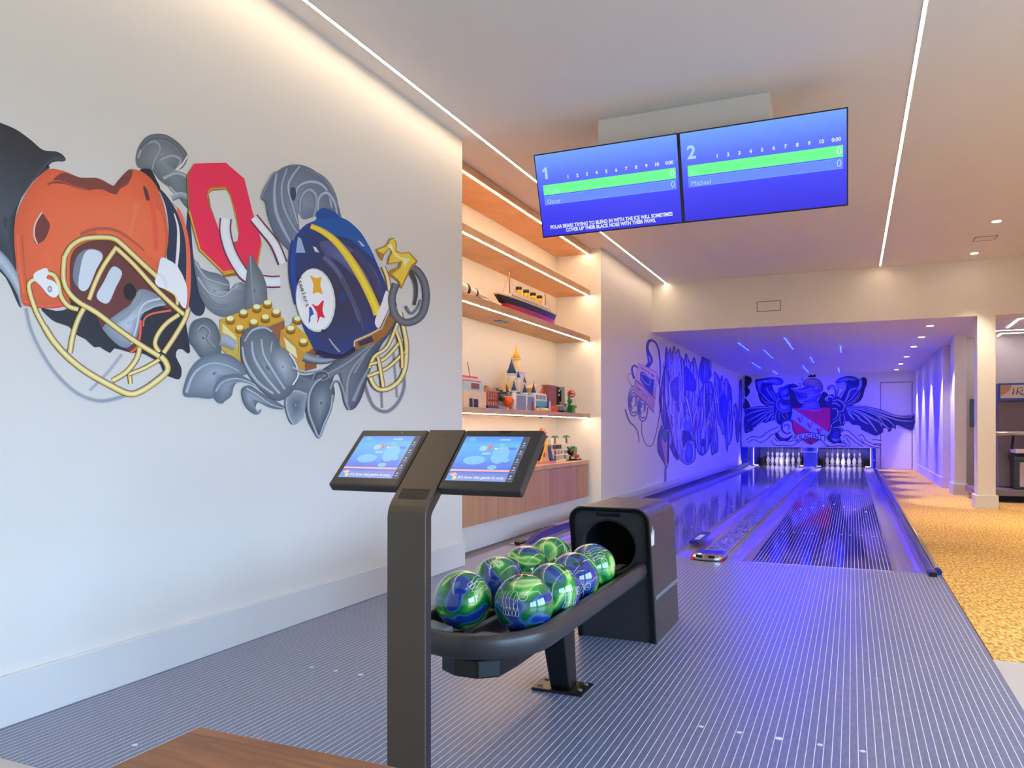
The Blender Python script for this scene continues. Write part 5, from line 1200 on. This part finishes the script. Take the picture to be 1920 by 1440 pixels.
# clip, gold guard and cage of the right helmet
m.fill([(660,642),(664,636),(712,614),(730,590),(738,562),(742,570),(738,600),(722,628),(700,644),(664,656)], (150,98,40), False); m.fill([(668,642),(694,630),(698,640),(672,650)], (48,44,62), False)
m.band([(662,650),(662,640),(690,628),(712,616)], 4, (120,84,40), (230,220,190), (120,84,40), smooth=False); m.fill([(721,545),(728,552),(732,566),(718,596),(708,616),(700,606),(704,590),(714,566)], (222,216,210), True, 2); m.band([(736,560),(724,590),(712,618)], 5, (80,56,40), (210,180,160), (90,60,40))
for pts, w in (([(716,500),(724,520),(728,546)], 7), ([(748,586),(756,622),(760,650),(758,686),(748,712),(728,728),(708,730),(696,718),(690,700)], 8), ([(744,604),(724,650),(700,668),(690,690)], 6), ([(752,636),(720,672),(690,684)], 6), ([(756,660),(724,690),(686,706)], 6), ([(740,620),(750,650),(752,690)], 6), ([(706,668),(712,700),(716,726)], 6.5)):
    m.band(pts, w+1.4, (84,60,20)); m.band(pts, w, G0, G1, G2)
# yellow letter and grey ring
m.band([(740,532),(732,560),(738,590),(754,604),(774,602),(790,588),(797,560),(794,532),(784,512),(772,502)], 15, (60,64,70), (112,116,122), (72,76,82), 13)
m.band([(766,508),(776,528),(778,552),(774,572)], 9, (70,74,80), (46,50,56), (90,94,100), 5); m.band([(758,574),(768,588),(780,578),(786,562)], 5, (60,64,70), (130,134,140), (60,64,70), 3)
m.fill([(702,468),(712,464),(722,460),(728,448),(735,446),(741,455),(741,470),(749,474),(765,473),(781,490),(776,497),(768,502),(760,522),(750,542),(744,528),(726,514),(730,506),(744,502),(748,492),(738,494),(724,496),(726,484),(733,470),(728,466),(718,478),(714,490),(708,480)], (170,124,20), False)
m.fill([(704,470),(712,466),(724,462),(729,450),(735,448),(739,455),(739,472),(749,476),(764,475),(777,490),(768,498),(758,518),(750,536),(746,526),(732,514),(748,503),(752,490),(736,492),(727,494),(728,484),(736,468),(728,464),(716,476)], (238,194,60), False)
m.fill([(722,460),(731,458),(737,474),(748,482),(766,486),(756,502),(752,488),(740,482),(730,468)], (246,226,160), False)
mural1 = m.build('wall_mural', 'painted wall mural of two sports helmets, a red letter and grey scroll leaves')
# lettering inside the round emblem, following the curve
for k, ch in enumerate('Steelers'):
    px, py = 555+k*2.3, 522+k*7.2
    p = site(px, py, X=WX)
    a = -1.05-0.03*k
    text_obj('emblem_lettering', ch, 0.052, frame_mtx((WX+0.0215, p.y, p.z), (0, math.cos(a), math.sin(a)), (0, -math.sin(a), math.cos(a))), T('letter_ink',(60,62,72)), mural1, ext=0.0002)

# ---------------------------------------------------------------- lane side wall
def wall_s(px, py, h): p = site(px, py, X=NX); return (NX+h, p.y, p.z)
m = Paint(wall_s, 0.00004, 1.0)
K0, K1, K2, K3, K4 = (38,42,96), (70,74,150), (120,122,176), (190,184,214), (228,222,236)
# cassette tape with its loose ribbon
m.band([(1232,700),(1238,740),(1236,780),(1225,830),(1213,835),(1204,815),(1203,790)], 1.6, (90,84,120), (70,64,110), (120,110,140), 1.4)
m.band([(1214,690),(1222,676),(1216,660),(1214,650),(1218,640),(1226,640),(1233,650),(1237,672),(1238,700),(1236,722)], 4.5, (40,46,150), (56,70,190), (30,34,120), 2.6)
m.band([(1208,690),(1216,680),(1214,664),(1212,650),(1216,638),(1224,636)], 4.5, (50,66,180), (60,80,200), (40,46,130), 1.2)
m.band([(1189,710),(1186,700),(1185,690),(1190,685),(1195,690)], 4, (44,50,150), (66,80,190), (40,44,130), 3)
m.band([(1187,728),(1180,716),(1177,706),(1180,700),(1186,702)], 1.4, (150,140,160), (130,120,150), (150,140,160), 1)
for cx_, cy_, r_ in ((1188,752,14),(1205,764,13)):
    for q in range(4): m.band([(cx_+(r_-q*3)*0.72*math.cos(a), cy_+(r_-q*3)*2.0*math.sin(a)) for a in [k*0.5+q for k in range(11)]], 2.6, K0, K2, K1, 1.5)
m.band([(1172,768),(1180,790),(1190,800),(1196,812),(1198,830)], 3, (90,84,130), (120,112,160), (80,74,120), 1.5)
m.fill([(1197,680),(1233,698),(1230,735),(1226,773),(1207,752),(1187,736),(1190,712)], (206,160,172), False); m.fill([(1199,684),(1231,700),(1228,728),(1191,712)], (232,196,200), False)
m.fill([(1200,698),(1206,697),(1226,714),(1224,744),(1216,736),(1200,712)], (44,60,176), False); m.band([(1201,700),(1212,704),(1219,712),(1217,722),(1208,716),(1201,706)], 1.3, (210,190,210))
m.band([(1187,736),(1207,752),(1226,774)], 1.6, (96,60,100), (120,70,110), (96,60,100), smooth=False); m.band([(1191,712),(1210,728),(1229,748)], 1.6, (110,70,110), smooth=False); m.band([(1195,722),(1200,726),(1206,730),(1212,742),(1217,750)], 2.0, (236,206,210), (244,220,220), (190,140,160))
for p in ((1195,728),(1199,730),(1209,739),(1213,744)): m.oval(p, 1.0, 1.6, (70,30,90))
# printed letters on the cassette: simple strokes
for k in range(9):
    x = 1201+k*2.9; y = 687+k*1.9
    m.band([(x,y),(x+0.3,y+4.5)], 1.0, (64,54,140)); 
    if k % 2: m.band([(x,y+0.4),(x+1.8,y+2.2),(x+0.3,y+3.6)], 0.8, (64,54,140), smooth=False)
for k in range(5): m.band([(1222+k*1.0, 704+k*7.4),(1226+k*0.4, 706+k*7.6)], 2.2, (84,64,150)) if k < 3 else None
# big swirl silhouettes
def figure(pl, base, foc, lite, n, cols, seed, wav=3.0, w=2.2):
    m.soft(pl, foc, base, lite, True, 4)
    pc = cm(pl, 3); m.hatch(pc, n, [(206,202,236), K0, (150,150,230), (30,32,110)], wav, w*1.5, seed); m.hatch(pc, n+4, cols, wav*1.3, w*0.7, seed+40)
    m.band(pc+[pc[0]], 1.5, K0, smooth=False)
figure([(1238,770),(1236,745),(1240,720),(1244,695),(1246,690),(1248,730),(1250,760),(1256,790),(1262,830),(1272,862),(1262,852),(1250,820),(1243,795)], (60,50,150), (1245,750), (96,70,160), 4, [K0,(150,60,140),K2], 2, 1.5)
m.fill([(1242,690),(1243,676),(1244,690)], (50,54,170), False)
figure([(1247,672),(1249,650),(1252,664),(1256,652),(1259,664),(1264,648),(1266,662),(1272,654),(1275,668),(1281,676),(1282,700),(1284,740),(1290,770),(1297,800),(1304,850),(1299,866),(1288,871),(1276,862),(1264,838),(1256,800),(1250,770),(1246,740),(1246,700)], (140,136,196), (1264,730), (214,208,232), 16, [K1,K4,K2,K0,K4,(150,110,170)], 5, 3.2, 2.4)
m.fill([(1247,673),(1253,673),(1254,690),(1249,690)], (84,90,220), False)
m.soft([(1256,722),(1262,712),(1270,706),(1272,720),(1270,745),(1264,752)], (1265,728), (70,60,150), (110,96,180))
m.fill([(1280,808),(1286,806),(1292,808),(1298,822),(1299,828),(1292,826),(1286,830),(1281,840),(1279,824)], (40,30,110)); m.soft([(1286,838),(1290,826),(1297,836),(1299,850),(1296,864),(1288,868),(1284,856)], (1291,850), (60,64,160), (120,126,214))
m.soft([(1281,792),(1288,789),(1296,791),(1297,805),(1290,808),(1282,806)], (1289,799), (90,96,190), (124,130,220))
figure([(1282,700),(1284,668),(1287,664),(1291,676),(1297,680),(1299,672),(1302,672),(1306,690),(1310,720),(1311,760),(1308,800),(1304,840),(1298,790),(1290,750),(1284,735)], (110,104,196), (1296,730), (190,184,226), 9, [K0,K4,K1,K4], 8, 2.2, 2.2)
m.soft([(1283,691),(1290,690),(1298,702),(1304,716),(1304,732),(1298,735),(1290,732),(1283,730)], (1292,712), (40,26,140), (66,44,190)); m.hatch([(1283,691),(1290,690),(1298,702),(1304,716),(1304,732),(1298,735),(1290,732),(1283,730)], 6, [(110,90,210),(30,20,110)], 1.2, 1.2, 4)
m.fill([(1316,667),(1324,665.5),(1334,666),(1340,671),(1337,674),(1333,674),(1334,690),(1334,704),(1330,712),(1326,714),(1322,726),(1314,716),(1309,700),(1311,684),(1314,674)], (44,56,168)); m.hatch([(1313,674),(1333,672),(1334,700),(1326,716),(1318,718),(1310,700)], 6, [(90,110,230),(26,30,120),(150,150,230)], 2.0, 2.0, 11)
m.fill([(1322,668),(1334,666.5),(1339,671),(1334,673),(1326,671)], (20,24,90), False)
figure([(1303,800),(1306,770),(1309,750),(1314,730),(1320,718),(1328,714),(1336,722),(1338,742),(1340,760),(1342,790),(1345,820),(1345,846),(1338,850),(1334,852),(1331,820),(1330,830),(1325,846),(1316,854),(1308,846),(1303,826)], (50,54,160), (1322,790), (110,116,216), 12, [K0,K3,(20,24,100),(150,150,230)], 13, 2.6, 2.4)
for k in range(9): m.band([(1321+k*0.4,742+k*4.4),(1328,738+k*4.4),(1336,744+k*4.4)], 2.0, (24,22,70), (20,20,60), (24,22,70), 1.0)
m.band([(1338,752),(1332,772),(1326,790),(1322,808)], 3, (190,160,170), (140,120,150), (210,200,214), 2); m.fill([(1327,786),(1331,791),(1328,797),(1325,793)], (226,170,120), False)
m.band([(1304,784),(1306,792),(1303,804)], 2.4, (200,60,110)); m.fill([(1314,828),(1319,822),(1322,832),(1317,838)], (28,22,96)); m.band([(1304,760),(1308,776),(1306,784)], 5, (140,110,130), (190,160,170), (200,196,220), 3)
figure([(1338,700),(1342,700),(1350,712),(1353,704),(1356,720),(1360,710),(1363,712),(1366,720),(1370,730),(1371,760),(1373,790),(1372,815),(1368,832),(1364,835),(1363,848),(1361,834),(1358,815),(1354,814),(1350,800),(1345,790),(1343,760),(1340,730)], (90,92,206), (1356,760), (160,158,236), 10, [K0,(24,26,130),K4,(50,54,190)], 17, 2.0, 2.2)
m.band([(1340,702),(1344,702),(1350,714),(1353,708),(1354,704)], 1.2, K0); m.band([(1366,720),(1370,735),(1371,765),(1367,790)], 3.2, K0, (40,44,150), K0, 2)
m.soft([(1350,745),(1358,738),(1363,752),(1364,780),(1358,796),(1352,780)], (1357,768), (24,26,130), (50,56,190))
figure([(1374,770),(1378,756),(1381,766),(1384,776),(1386,720),(1388,712),(1392,715),(1396,700),(1398,706),(1398,830),(1393,836),(1389,842),(1386,800),(1383,830),(1380,820),(1378,790)], (40,40,130), (1388,770), (110,100,190), 8, [K0,K3,(110,80,130),(16,16,80)], 19, 1.4, 1.8)
# open book with its painted shadow
m.fill([(1236,806),(1242,800),(1246,870),(1250,878),(1244,866),(1234,850),(1232,826)], (100,84,150)); m.fill([(1239,802),(1254,807),(1256,812),(1252,876),(1249,876),(1240,836)], (206,150,150), False); m.fill([(1250,808),(1254,808),(1253,866),(1250,870)], (40,40,130), False); m.soft([(1240,804),(1248,806),(1249,822),(1246,830),(1240,818)], (1244,816), (40,90,110), (96,160,150)); m.band([(1247,878),(1247,903)], 3, (110,96,180), (150,136,200), (110,96,180))
m.build('lane_wall_mural', 'painted mural on the lane side wall with a cassette tape and swirling figures')

# ---------------------------------------------------------------- far wall crest
def wall_f(px, py, h): p = site(px, py, Y=FY); return (p.x, FY-h, p.z)
m = Paint(wall_f, 0.00012, 1.0)
B0, B1, B2, B3, B4 = (12,14,52), (44,50,110), (92,100,160), (172,176,216), (224,222,242)
m.view((1380,690), 1/9)
def feather(pts, w, dark=B0, lite=B3, w0=None): m.band(pts, (w0 or w*0.35)+5, dark, dark, dark, w*0.5, w+8); m.band(pts, w0 or w*0.35, B1, lite, B0, w*0.4, w)
# left upper wing
m.soft([(325,250),(322,215),(345,190),(420,180),(520,165),(620,158),(700,162),(770,185),(802,225),(790,262),(760,285),(700,292),(640,285),(612,290),(640,380),(670,430),(700,400),(720,340),(790,310),(850,290),(900,270),(960,290),(980,320),(930,350),(900,360),(900,420),(880,560),(840,620),(700,650),(600,650),(500,640),(420,580),(385,500),(370,420),(340,350)], (560,420), B0, (36,44,140))
m.soft([(345,250),(360,210),(430,200),(460,230),(430,300),(410,380),(440,420),(400,430),(370,360)], (400,260), (60,70,180), (110,120,214)); m.soft([(430,200),(520,180),(650,170),(740,190),(790,225),(780,265),(700,280),(600,250),(500,250)], (640,225), (50,60,170), (120,130,220)); m.oval((490,228), 45, 16, (110,140,200), (150,180,220))
for pts, w in (([(690,600),(560,560),(470,470),(430,430)], 34), ([(690,620),(560,590),(480,560),(425,500)], 26), ([(690,580),(600,470),(530,370),(510,320)], 34), ([(700,560),(640,450),(590,380)], 26), ([(680,640),(560,630),(470,590)], 18)): feather(pts, w)
m.soft([(612,300),(660,300),(720,320),(690,380),(672,430),(650,400)], (660,340), (170,176,230), (210,212,246)); m.band([(900,275),(820,310),(740,370),(705,450),(710,540)], 22, B1, (120,130,220), B0, 24); m.soft([(905,280),(960,262),(1010,280),(1045,300),(1030,330),(960,330),(920,310)], (960,300), B0, (50,60,170))
m.soft([(750,400),(830,350),(885,350),(885,410),(850,450),(780,490),(760,460)], (820,410), (70,80,190), (120,130,220)); m.soft([(770,510),(860,480),(880,500),(850,560),(830,600),(790,570)], (830,530), (90,100,200), (150,156,232))
# dark ground behind the helm
m.fill([(895,340),(960,320),(1000,420),(1060,570),(1130,600),(1080,700),(950,690),(930,640),(870,600),(900,500)], B0); m.fill([(1470,400),(1530,420),(1560,470),(1500,510),(1540,600),(1600,660),(1440,680),(1400,620),(1380,560),(1430,470)], B0)
# left lower feathers
ends = [[(690,675),(500,665),(320,670),(150,690)], [(690,690),(480,700),(300,740),(165,800)], [(690,700),(500,740),(330,820),(190,900)], [(690,705),(520,770),(380,880),(260,960)], [(690,710),(560,790),(450,880),(300,1010)], [(700,720),(600,780),(540,850),(500,910)], [(705,730),(650,800),(610,850),(600,890)]]
m.fill([(150,680),(400,660),(690,665),(700,760),(640,880),(560,900),(500,930),(440,910),(380,930),(340,1000),(240,1020),(200,1080),(150,1090),(130,900),(150,780)], (30,34,120))
for k, e in enumerate(ends): feather(e, 40 if k < 5 else 60, B0, B3, 10)
m.soft([(240,1000),(300,1040),(230,1080),(170,1100),(150,1060)], (200,1050), B0, B2)
# left hub
m.fill([(660,560),(760,520),(900,560),(940,700),(915,880),(820,900),(740,960),(660,880),(640,700)], (26,28,86))
for pts, w in (([(740,520),(690,560),(680,620),(700,680),(760,720),(840,740),(900,720),(930,640)], 36), ([(770,580),(740,620),(770,680),(840,690),(900,640)], 40), ([(700,700),(670,780),(670,860),(700,930),(730,950)], 26), ([(750,720),(720,800),(740,880)], 22), ([(790,740),(780,800),(830,850),(870,870)], 22), ([(840,740),(860,800),(880,850)], 20)): feather(pts, w, B0, B3, w*0.8)
m.soft([(690,600),(740,560),(800,610),(930,630),(920,680),(880,730),(780,720),(710,680)], (800,670), B1, B3)
feather([(960,950),(940,900),(870,880),(790,910),(770,980),(790,1060),(860,1110),(930,1080)], 34, B0, B2, 24); feather([(800,1000),(830,960),(880,960),(900,1010),(870,1060)], 26, B0, B3, 16); m.soft([(660,1060),(700,1090),(770,1170),(860,1180),(960,1120),(900,1210),(800,1240),(700,1200),(660,1130)], (780,1190), B0, B2); m.oval((978,940), 26, 24, B1, B3)
# right side (second sheet)
m.view((1550,690), 1/9)
m.soft([(152,255),(165,210),(230,165),(330,140),(430,140),(500,160),(560,192),(600,160),(645,155),(680,210),(672,290),(640,370),(612,480),(560,560),(480,600),(400,640),(310,640),(270,580),(238,520),(290,420),(330,340),(325,255),(270,240),(200,262)], (430,380), B0, (40,46,150))
m.soft([(165,250),(180,200),(260,165),(340,155),(440,160),(530,190),(500,210),(430,225),(390,205),(340,230),(270,232),(210,250)], (330,185), (60,80,150), (130,150,200)); m.soft([(545,190),(590,180),(600,250),(585,330),(540,390),(500,360),(545,290)], (570,270), (80,100,190), (150,166,220))
for pts, w in (([(290,600),(400,540),(480,440),(545,360)], 26), ([(290,590),(350,500),(400,380),(500,340)], 60), ([(300,620),(420,580),(500,500),(560,400)], 20), ([(310,630),(430,600),(520,520),(580,420)], 16)): feather(pts, w)
m.fill([(0,480),(140,450),(290,560),(330,690),(300,950),(240,975),(80,960),(60,700),(0,640)], (26,28,86))
m.soft([(150,260),(230,260),(325,250),(330,340),(290,420),(250,360),(200,350),(170,330)], (250,300), (150,146,210), (190,184,232)); feather([(170,500),(180,400),(210,350)], 34); feather([(210,510),(240,440),(300,380)], 34)
m.soft([(10,330),(60,290),(120,290),(160,360),(150,480),(110,500),(130,400),(90,350),(30,380)], (110,340), B1, B4)
feather([(20,560),(10,500),(60,480),(110,520)], 44, B0, B4, 26); feather([(100,560),(180,540),(250,570),(300,640),(270,720),(200,740)], 44, B0, B3, 30); feather([(90,600),(160,600),(230,650)], 30, B0, B4, 20)
feather([(90,690),(160,690),(190,760),(160,840),(100,880)], 28, B0, B3, 18); feather([(230,770),(220,860),(240,950)], 26, B0, B3, 18); feather([(280,770),(300,860),(270,950)], 26, B0, B3, 18); feather([(90,940),(150,900),(210,870)], 24, B0, B3, 18)
m.fill([(320,650),(600,640),(800,680),(1000,740),(1200,800),(1400,800),(1480,780),(1500,840),(1470,1000),(1440,1055),(1330,1020),(1180,960),(1165,1030),(1110,1000),(1080,1065),(1030,1070),(1030,1010),(960,1020),(940,1090),(830,1140),(720,1100),(590,1040),(570,990),(510,960),(440,960),(370,900),(320,900),(310,780)], (34,38,112))
for pts, w, w0 in (([(330,660),(600,655),(900,730),(1180,820),(1440,830)], 56, 8), ([(330,670),(640,690),(900,780),(1200,880),(1440,900)], 46, 8), ([(330,675),(600,710),(850,800),(1030,880),(1150,990)], 50, 8), ([(330,685),(560,740),(780,860),(960,960),(1060,1030)], 54, 8), ([(340,700),(540,760),(680,860),(780,980),(850,1080)], 60, 8), ([(345,710),(500,800),(580,880),(700,950)], 56, 8), ([(350,720),(400,800),(470,880)], 64, 12), ([(720,760),(860,820),(980,960)], 34, 8), ([(780,850),(880,900),(930,1000)], 34, 8)): feather(pts, w, B0, B3, w0)
feather([(1400,820),(1470,800),(1480,860),(1450,900)], 26, B0, B3, 20)
m.soft([(90,980),(160,970),(240,1000),(280,1050),(270,1120),(220,1180),(260,1260),(130,1270),(40,1220),(10,1150),(60,1090)], (150,1120), B0, (60,66,170)); m.soft([(60,1190),(120,1170),(170,1200),(230,1180),(220,1240),(120,1250)], (140,1210), B1, B3); feather([(110,1010),(190,1000),(250,1040),(240,1080)], 30, B0, B3, 18)
# shield
m.view((1380,690), 1/9)
RDS, RDD = (240,20,84), (170,14,66)
m.fill([(940,668),(1600,660),(1604,960),(1580,1060),(1500,1160),(1262,1296),(1010,1150),(955,1040),(936,880)], B0, False)
m.fill([(950,676),(1592,668),(1590,960),(1560,1060),(1480,1150),(1262,1284),(1020,1140),(972,1040),(950,880)], RDS, False)
m.fill([(948,690),(972,692),(1556,1078),(1540,1110),(1510,1136),(1300,1112),(946,872)], (176,190,236), False)
m.band([(960,678),(1556,1076)], 8, (90,60,150)); m.band([(946,874),(1300,1116)], 8, (90,60,150))
sq = [(-30,-40),(-18,-60),(-8,-36),(8,-20),(14,14),(28,20),(30,-20),(26,-40),(44,-52),(58,-36),(46,-28),(42,10),(24,40),(-20,44),(-10,20),(-30,-8),(-44,-20)]
for cx_, cy_ in ((1076,876),(1238,968),(1396,1064)): m.fill([(cx_+a, cy_+b) for a,b in sq], (196,20,86), False)
# helm
m.fill([(1222,158),(1214,122),(1240,132),(1262,102),(1286,126),(1338,104),(1352,152)], (14,12,30), False)
m.soft([(1118,260),(1150,215),(1210,182),(1300,172),(1380,185),(1440,235),(1472,310),(1462,390),(1400,430),(1330,390),(1200,330),(1130,290)], (1290,240), (96,80,110), (190,160,140))
m.band([(1160,240),(1250,200),(1360,215),(1400,240)], 50, (110,90,100), (206,176,150), (120,100,110), 20); m.band([(1180,290),(1300,300),(1400,260),(1450,360)], 16, (60,40,80), (150,120,130), (80,60,90), 10)
m.soft([(925,342),(1000,352),(1090,350),(1160,318),(1250,300),(1330,320),(1400,372),(1440,440),(1400,500),(1340,560),(1240,590),(1150,570),(1070,575),(1040,520),(1000,430)], (1230,430), (70,60,130), (150,140,180))
m.band([(925,344),(1020,380),(1120,390),(1250,350),(1320,350)], 20, (96,90,140), (196,190,216), (90,80,130), 14); m.band([(1060,545),(1180,540),(1260,480),(1400,430),(1440,400)], 22, (80,70,130), (200,190,214), (70,60,120), 12)
for k in range(6): m.band([(1030+k*30,420),(1060+k*26,500+k*2)], 15, (30,24,90), (24,18,70), (50,44,110))
m.oval((1352,348), 22, 20, (130,120,160), (230,226,240)); m.oval((1080,300), 26, 60, (120,110,150), (196,190,216)); m.oval((1118,190), 18, 26, (120,110,150), (190,186,210)); m.oval((1075,568), 14, 12, (110,100,160), (200,196,220))
m.soft([(1135,575),(1250,560),(1360,540),(1400,600),(1420,690),(1300,700),(1090,700),(1110,640)], (1250,630), (60,50,120), (140,130,170))
for k in range(7): m.band([(1160+k*36,570-k*3),(1150+k*42,690)], 12, (50,40,100), (180,170,200), (40,30,90), 14)
m.band([(1060,700),(1130,690),(1260,712),(1360,720),(1430,706)], 16, (80,74,130), (190,186,220), (70,60,120), 14)
# banner
def ribbon(pts, w, w1=None):
    m.band(pts, w+20, B0, B0, B0, (w1 or w)+20); m.band(pts, w, (190,188,236), (244,242,252), (200,198,240), w1)
ribbon([(190,1240),(260,1190),(340,1190),(400,1230)], 46); ribbon([(380,1220),(470,1190),(560,1110),(660,1060),(740,1020)], 84, 70)
ribbon([(620,1200),(680,1270),(800,1262),(920,1275),(1000,1240)], 70)
m.view((1550,690), 1/9)
ribbon([(-20,1290),(100,1300),(200,1285),(340,1300)], 44); ribbon([(300,1200),(360,1280),(360,1290)], 60); ribbon([(255,1130),(330,1090),(430,1160),(520,1240),(620,1300)], 84, 40); ribbon([(560,1180),(590,1160),(640,1240),(760,1300),(900,1330)], 64, 30); ribbon([(770,1250),(850,1245),(930,1262)], 72, 40)
m.view((1380,690), 1/9)
ribbon([(985,1230),(1060,1175),(1160,1150),(1262,1145),(1380,1155),(1470,1185),(1540,1260),(1600,1290)], 112, 66)
for k in (0,): m.band([(1205,1232),(1262,1236),(1318,1232)], 10, B0)
m.fill([(1205,1236),(1318,1236),(1290,1262),(1262,1292),(1236,1262)], (170,16,80), False)
# dark scallops at the corner
m.fill([(150,150),(200,140),(250,160),(272,210),(240,280),(200,320),(235,380),(220,440),(150,480)], B0); m.fill([(140,520),(190,540),(225,600),(235,665),(130,680)], B0); m.hatch([(105,130),(160,130),(150,480),(140,800),(110,800)], 4, [(150,110,130),(40,34,110),(190,186,220)], 8, 12, 3)
mural3 = m.build('crest_mural', 'painted crest on the far wall, knight helm over a red shield')
hh = m.h+0.0006
for k, ch in enumerate('GILAGENTI'):
    xs = (1018, 1080, 1114, 1172, 1236, 1300, 1362, 1432, 1498); ys = (1204, 1176, 1170, 1164, 1158, 1158, 1164, 1176, 1206); rt = (0.22, 0.04, 0.02, 0.02, 0, -0.02, -0.06, -0.1, -0.06)
    p = wall_f(1380+xs[k]/9, 690+ys[k]/9, hh)
    text_obj('banner_lettering', ch, 0.19, frame_mtx(p, (math.cos(rt[k]), 0, math.sin(rt[k])), (-math.sin(rt[k]), 0, math.cos(rt[k]))), T('banner_ink',(24,22,70)), mural3, bold=0.004, sx=0.8, ext=0.0004)
# ================================================================ games room machine
t = thing('arcade_machine', 'grey arcade game machine with blue framed marquee and chrome rail, right of the near column', 'arcade machine', (2.6, 14.1, 0))
M_agrey = mat('arcade_grey', (112,98,104), 0.5); M_ablue = mat('arcade_blue', (30,60,150), 0.35); M_alight = mat('arcade_panel', (206,190,196), 0.45)
obj('back_box', MB().box(2.10, 3.3, 14.2, 14.75, 0.2, 1.56), M_agrey, t, bevel=0.01)
mq = obj('marquee', MB().box(2.09, 3.3, 14.12, 14.7, 1.54, 1.82), M_ablue, t, bevel=0.008)
obj('marquee_art', MB().box(2.12, 3.2, 14.112, 14.122, 1.585, 1.79), M_alight, mq)
obj('marquee_ball', MB().prism([(2.125,1.62),(2.125,1.785),(2.27,1.785),(2.24,1.70)], lambda a,b,d:(a,d,b), 14.108, 14.112), mat('arcade_tan', (180,130,90), 0.5), mq)
sc_ = MB(); 
for k, pts in enumerate(([(2.28,1.64),(2.30,1.72),(2.28,1.74)], [(2.33,1.64),(2.35,1.74),(2.40,1.75),(2.41,1.70),(2.35,1.69),(2.42,1.63)], [(2.44,1.69),(2.48,1.70),(2.47,1.65),(2.43,1.65)], [(2.52,1.60),(2.54,1.70),(2.59,1.69),(2.58,1.65)])):
    sc_.tube([(x, 14.107, z) for x, z in pts], 0.006, 5)
obj('marquee_script', sc_, M_pit, mq)
obj('rail', MB().tube([(1.95,13.75,1.04),(2.36,13.75,1.04),(2.44,13.75,1.02),(2.50,13.75,0.95)], 0.032, 12), M_steel, t)
obj('rail_post', MB().tube([(2.24,13.8,1.02),(2.22,13.8,0.80)], 0.02, 8), M_pit, t)
obj('shelf', MB().box(2.26, 3.0, 13.7, 14.2, 0.74, 0.80), M_alight, t, bevel=0.01)
obj('tray', MB().box(2.24, 3.0, 13.75, 14.2, 0.63, 0.69), M_black, t)
obj('button', MB().lathe([(0.09,0),(0.09,0.03),(0.05,0.05),(0.001,0.055)], (2.58,13.86,0.85), 18), M_red, t)
obj('button_base', MB().cyl((2.58,13.86,0.80), 0.11, 0.05, 18), M_black, t)
fb = obj('front_box', MB().box(2.26, 3.0, 13.85, 14.3, 0.2, 0.62), M_black, t)
obj('front_door', MB().box(2.33, 2.55, 13.84, 13.85, 0.23, 0.60).box(2.58, 2.9, 13.84, 13.85, 0.23, 0.60), M_alight, fb, bevel=0.003)
obj('door_badge', MB().lathe([(0.03,0),(0.03,0.003)], (2.45,13.836,0.42), 16, True, 'y'), M_agrey, fb)
obj('base', MB().box(1.70, 3.3, 13.6, 14.6, 0.10, 0.19), mat('arcade_base', (120,108,114), 0.35), t, bevel=0.01)
obj('foot', MB().box(1.86, 3.2, 13.8, 14.5, 0.002, 0.10), M_pit, t)
t = thing('wall_panel_screen', 'narrow dark wall screen seen between the two columns', 'screen', (1.93, 15.38, 1.3))
obj('screen', MB().box(1.86, 2.0, 15.37, 15.4, 1.14, 1.62), mat('dark_glass', (40,56,60), 0.1), t, bevel=0.004)
# ================================================================ table in the foreground
t = thing('walnut_table', 'corner of a low walnut table in the near left foreground', 'table', (-0.45, 0.70, 0))
obj('tabletop', MB().box(-1.125, 0.25, 0.30, 1.098, 0.515, 0.55), M_walnut, t, bevel=0.003)
for x in (-1.05, 0.17):
    for y in (0.38, 1.02): obj('leg', MB().box(x-0.02, x+0.02, y-0.02, y+0.02, 0.0, 0.515), M_dark, t, bevel=0.003)
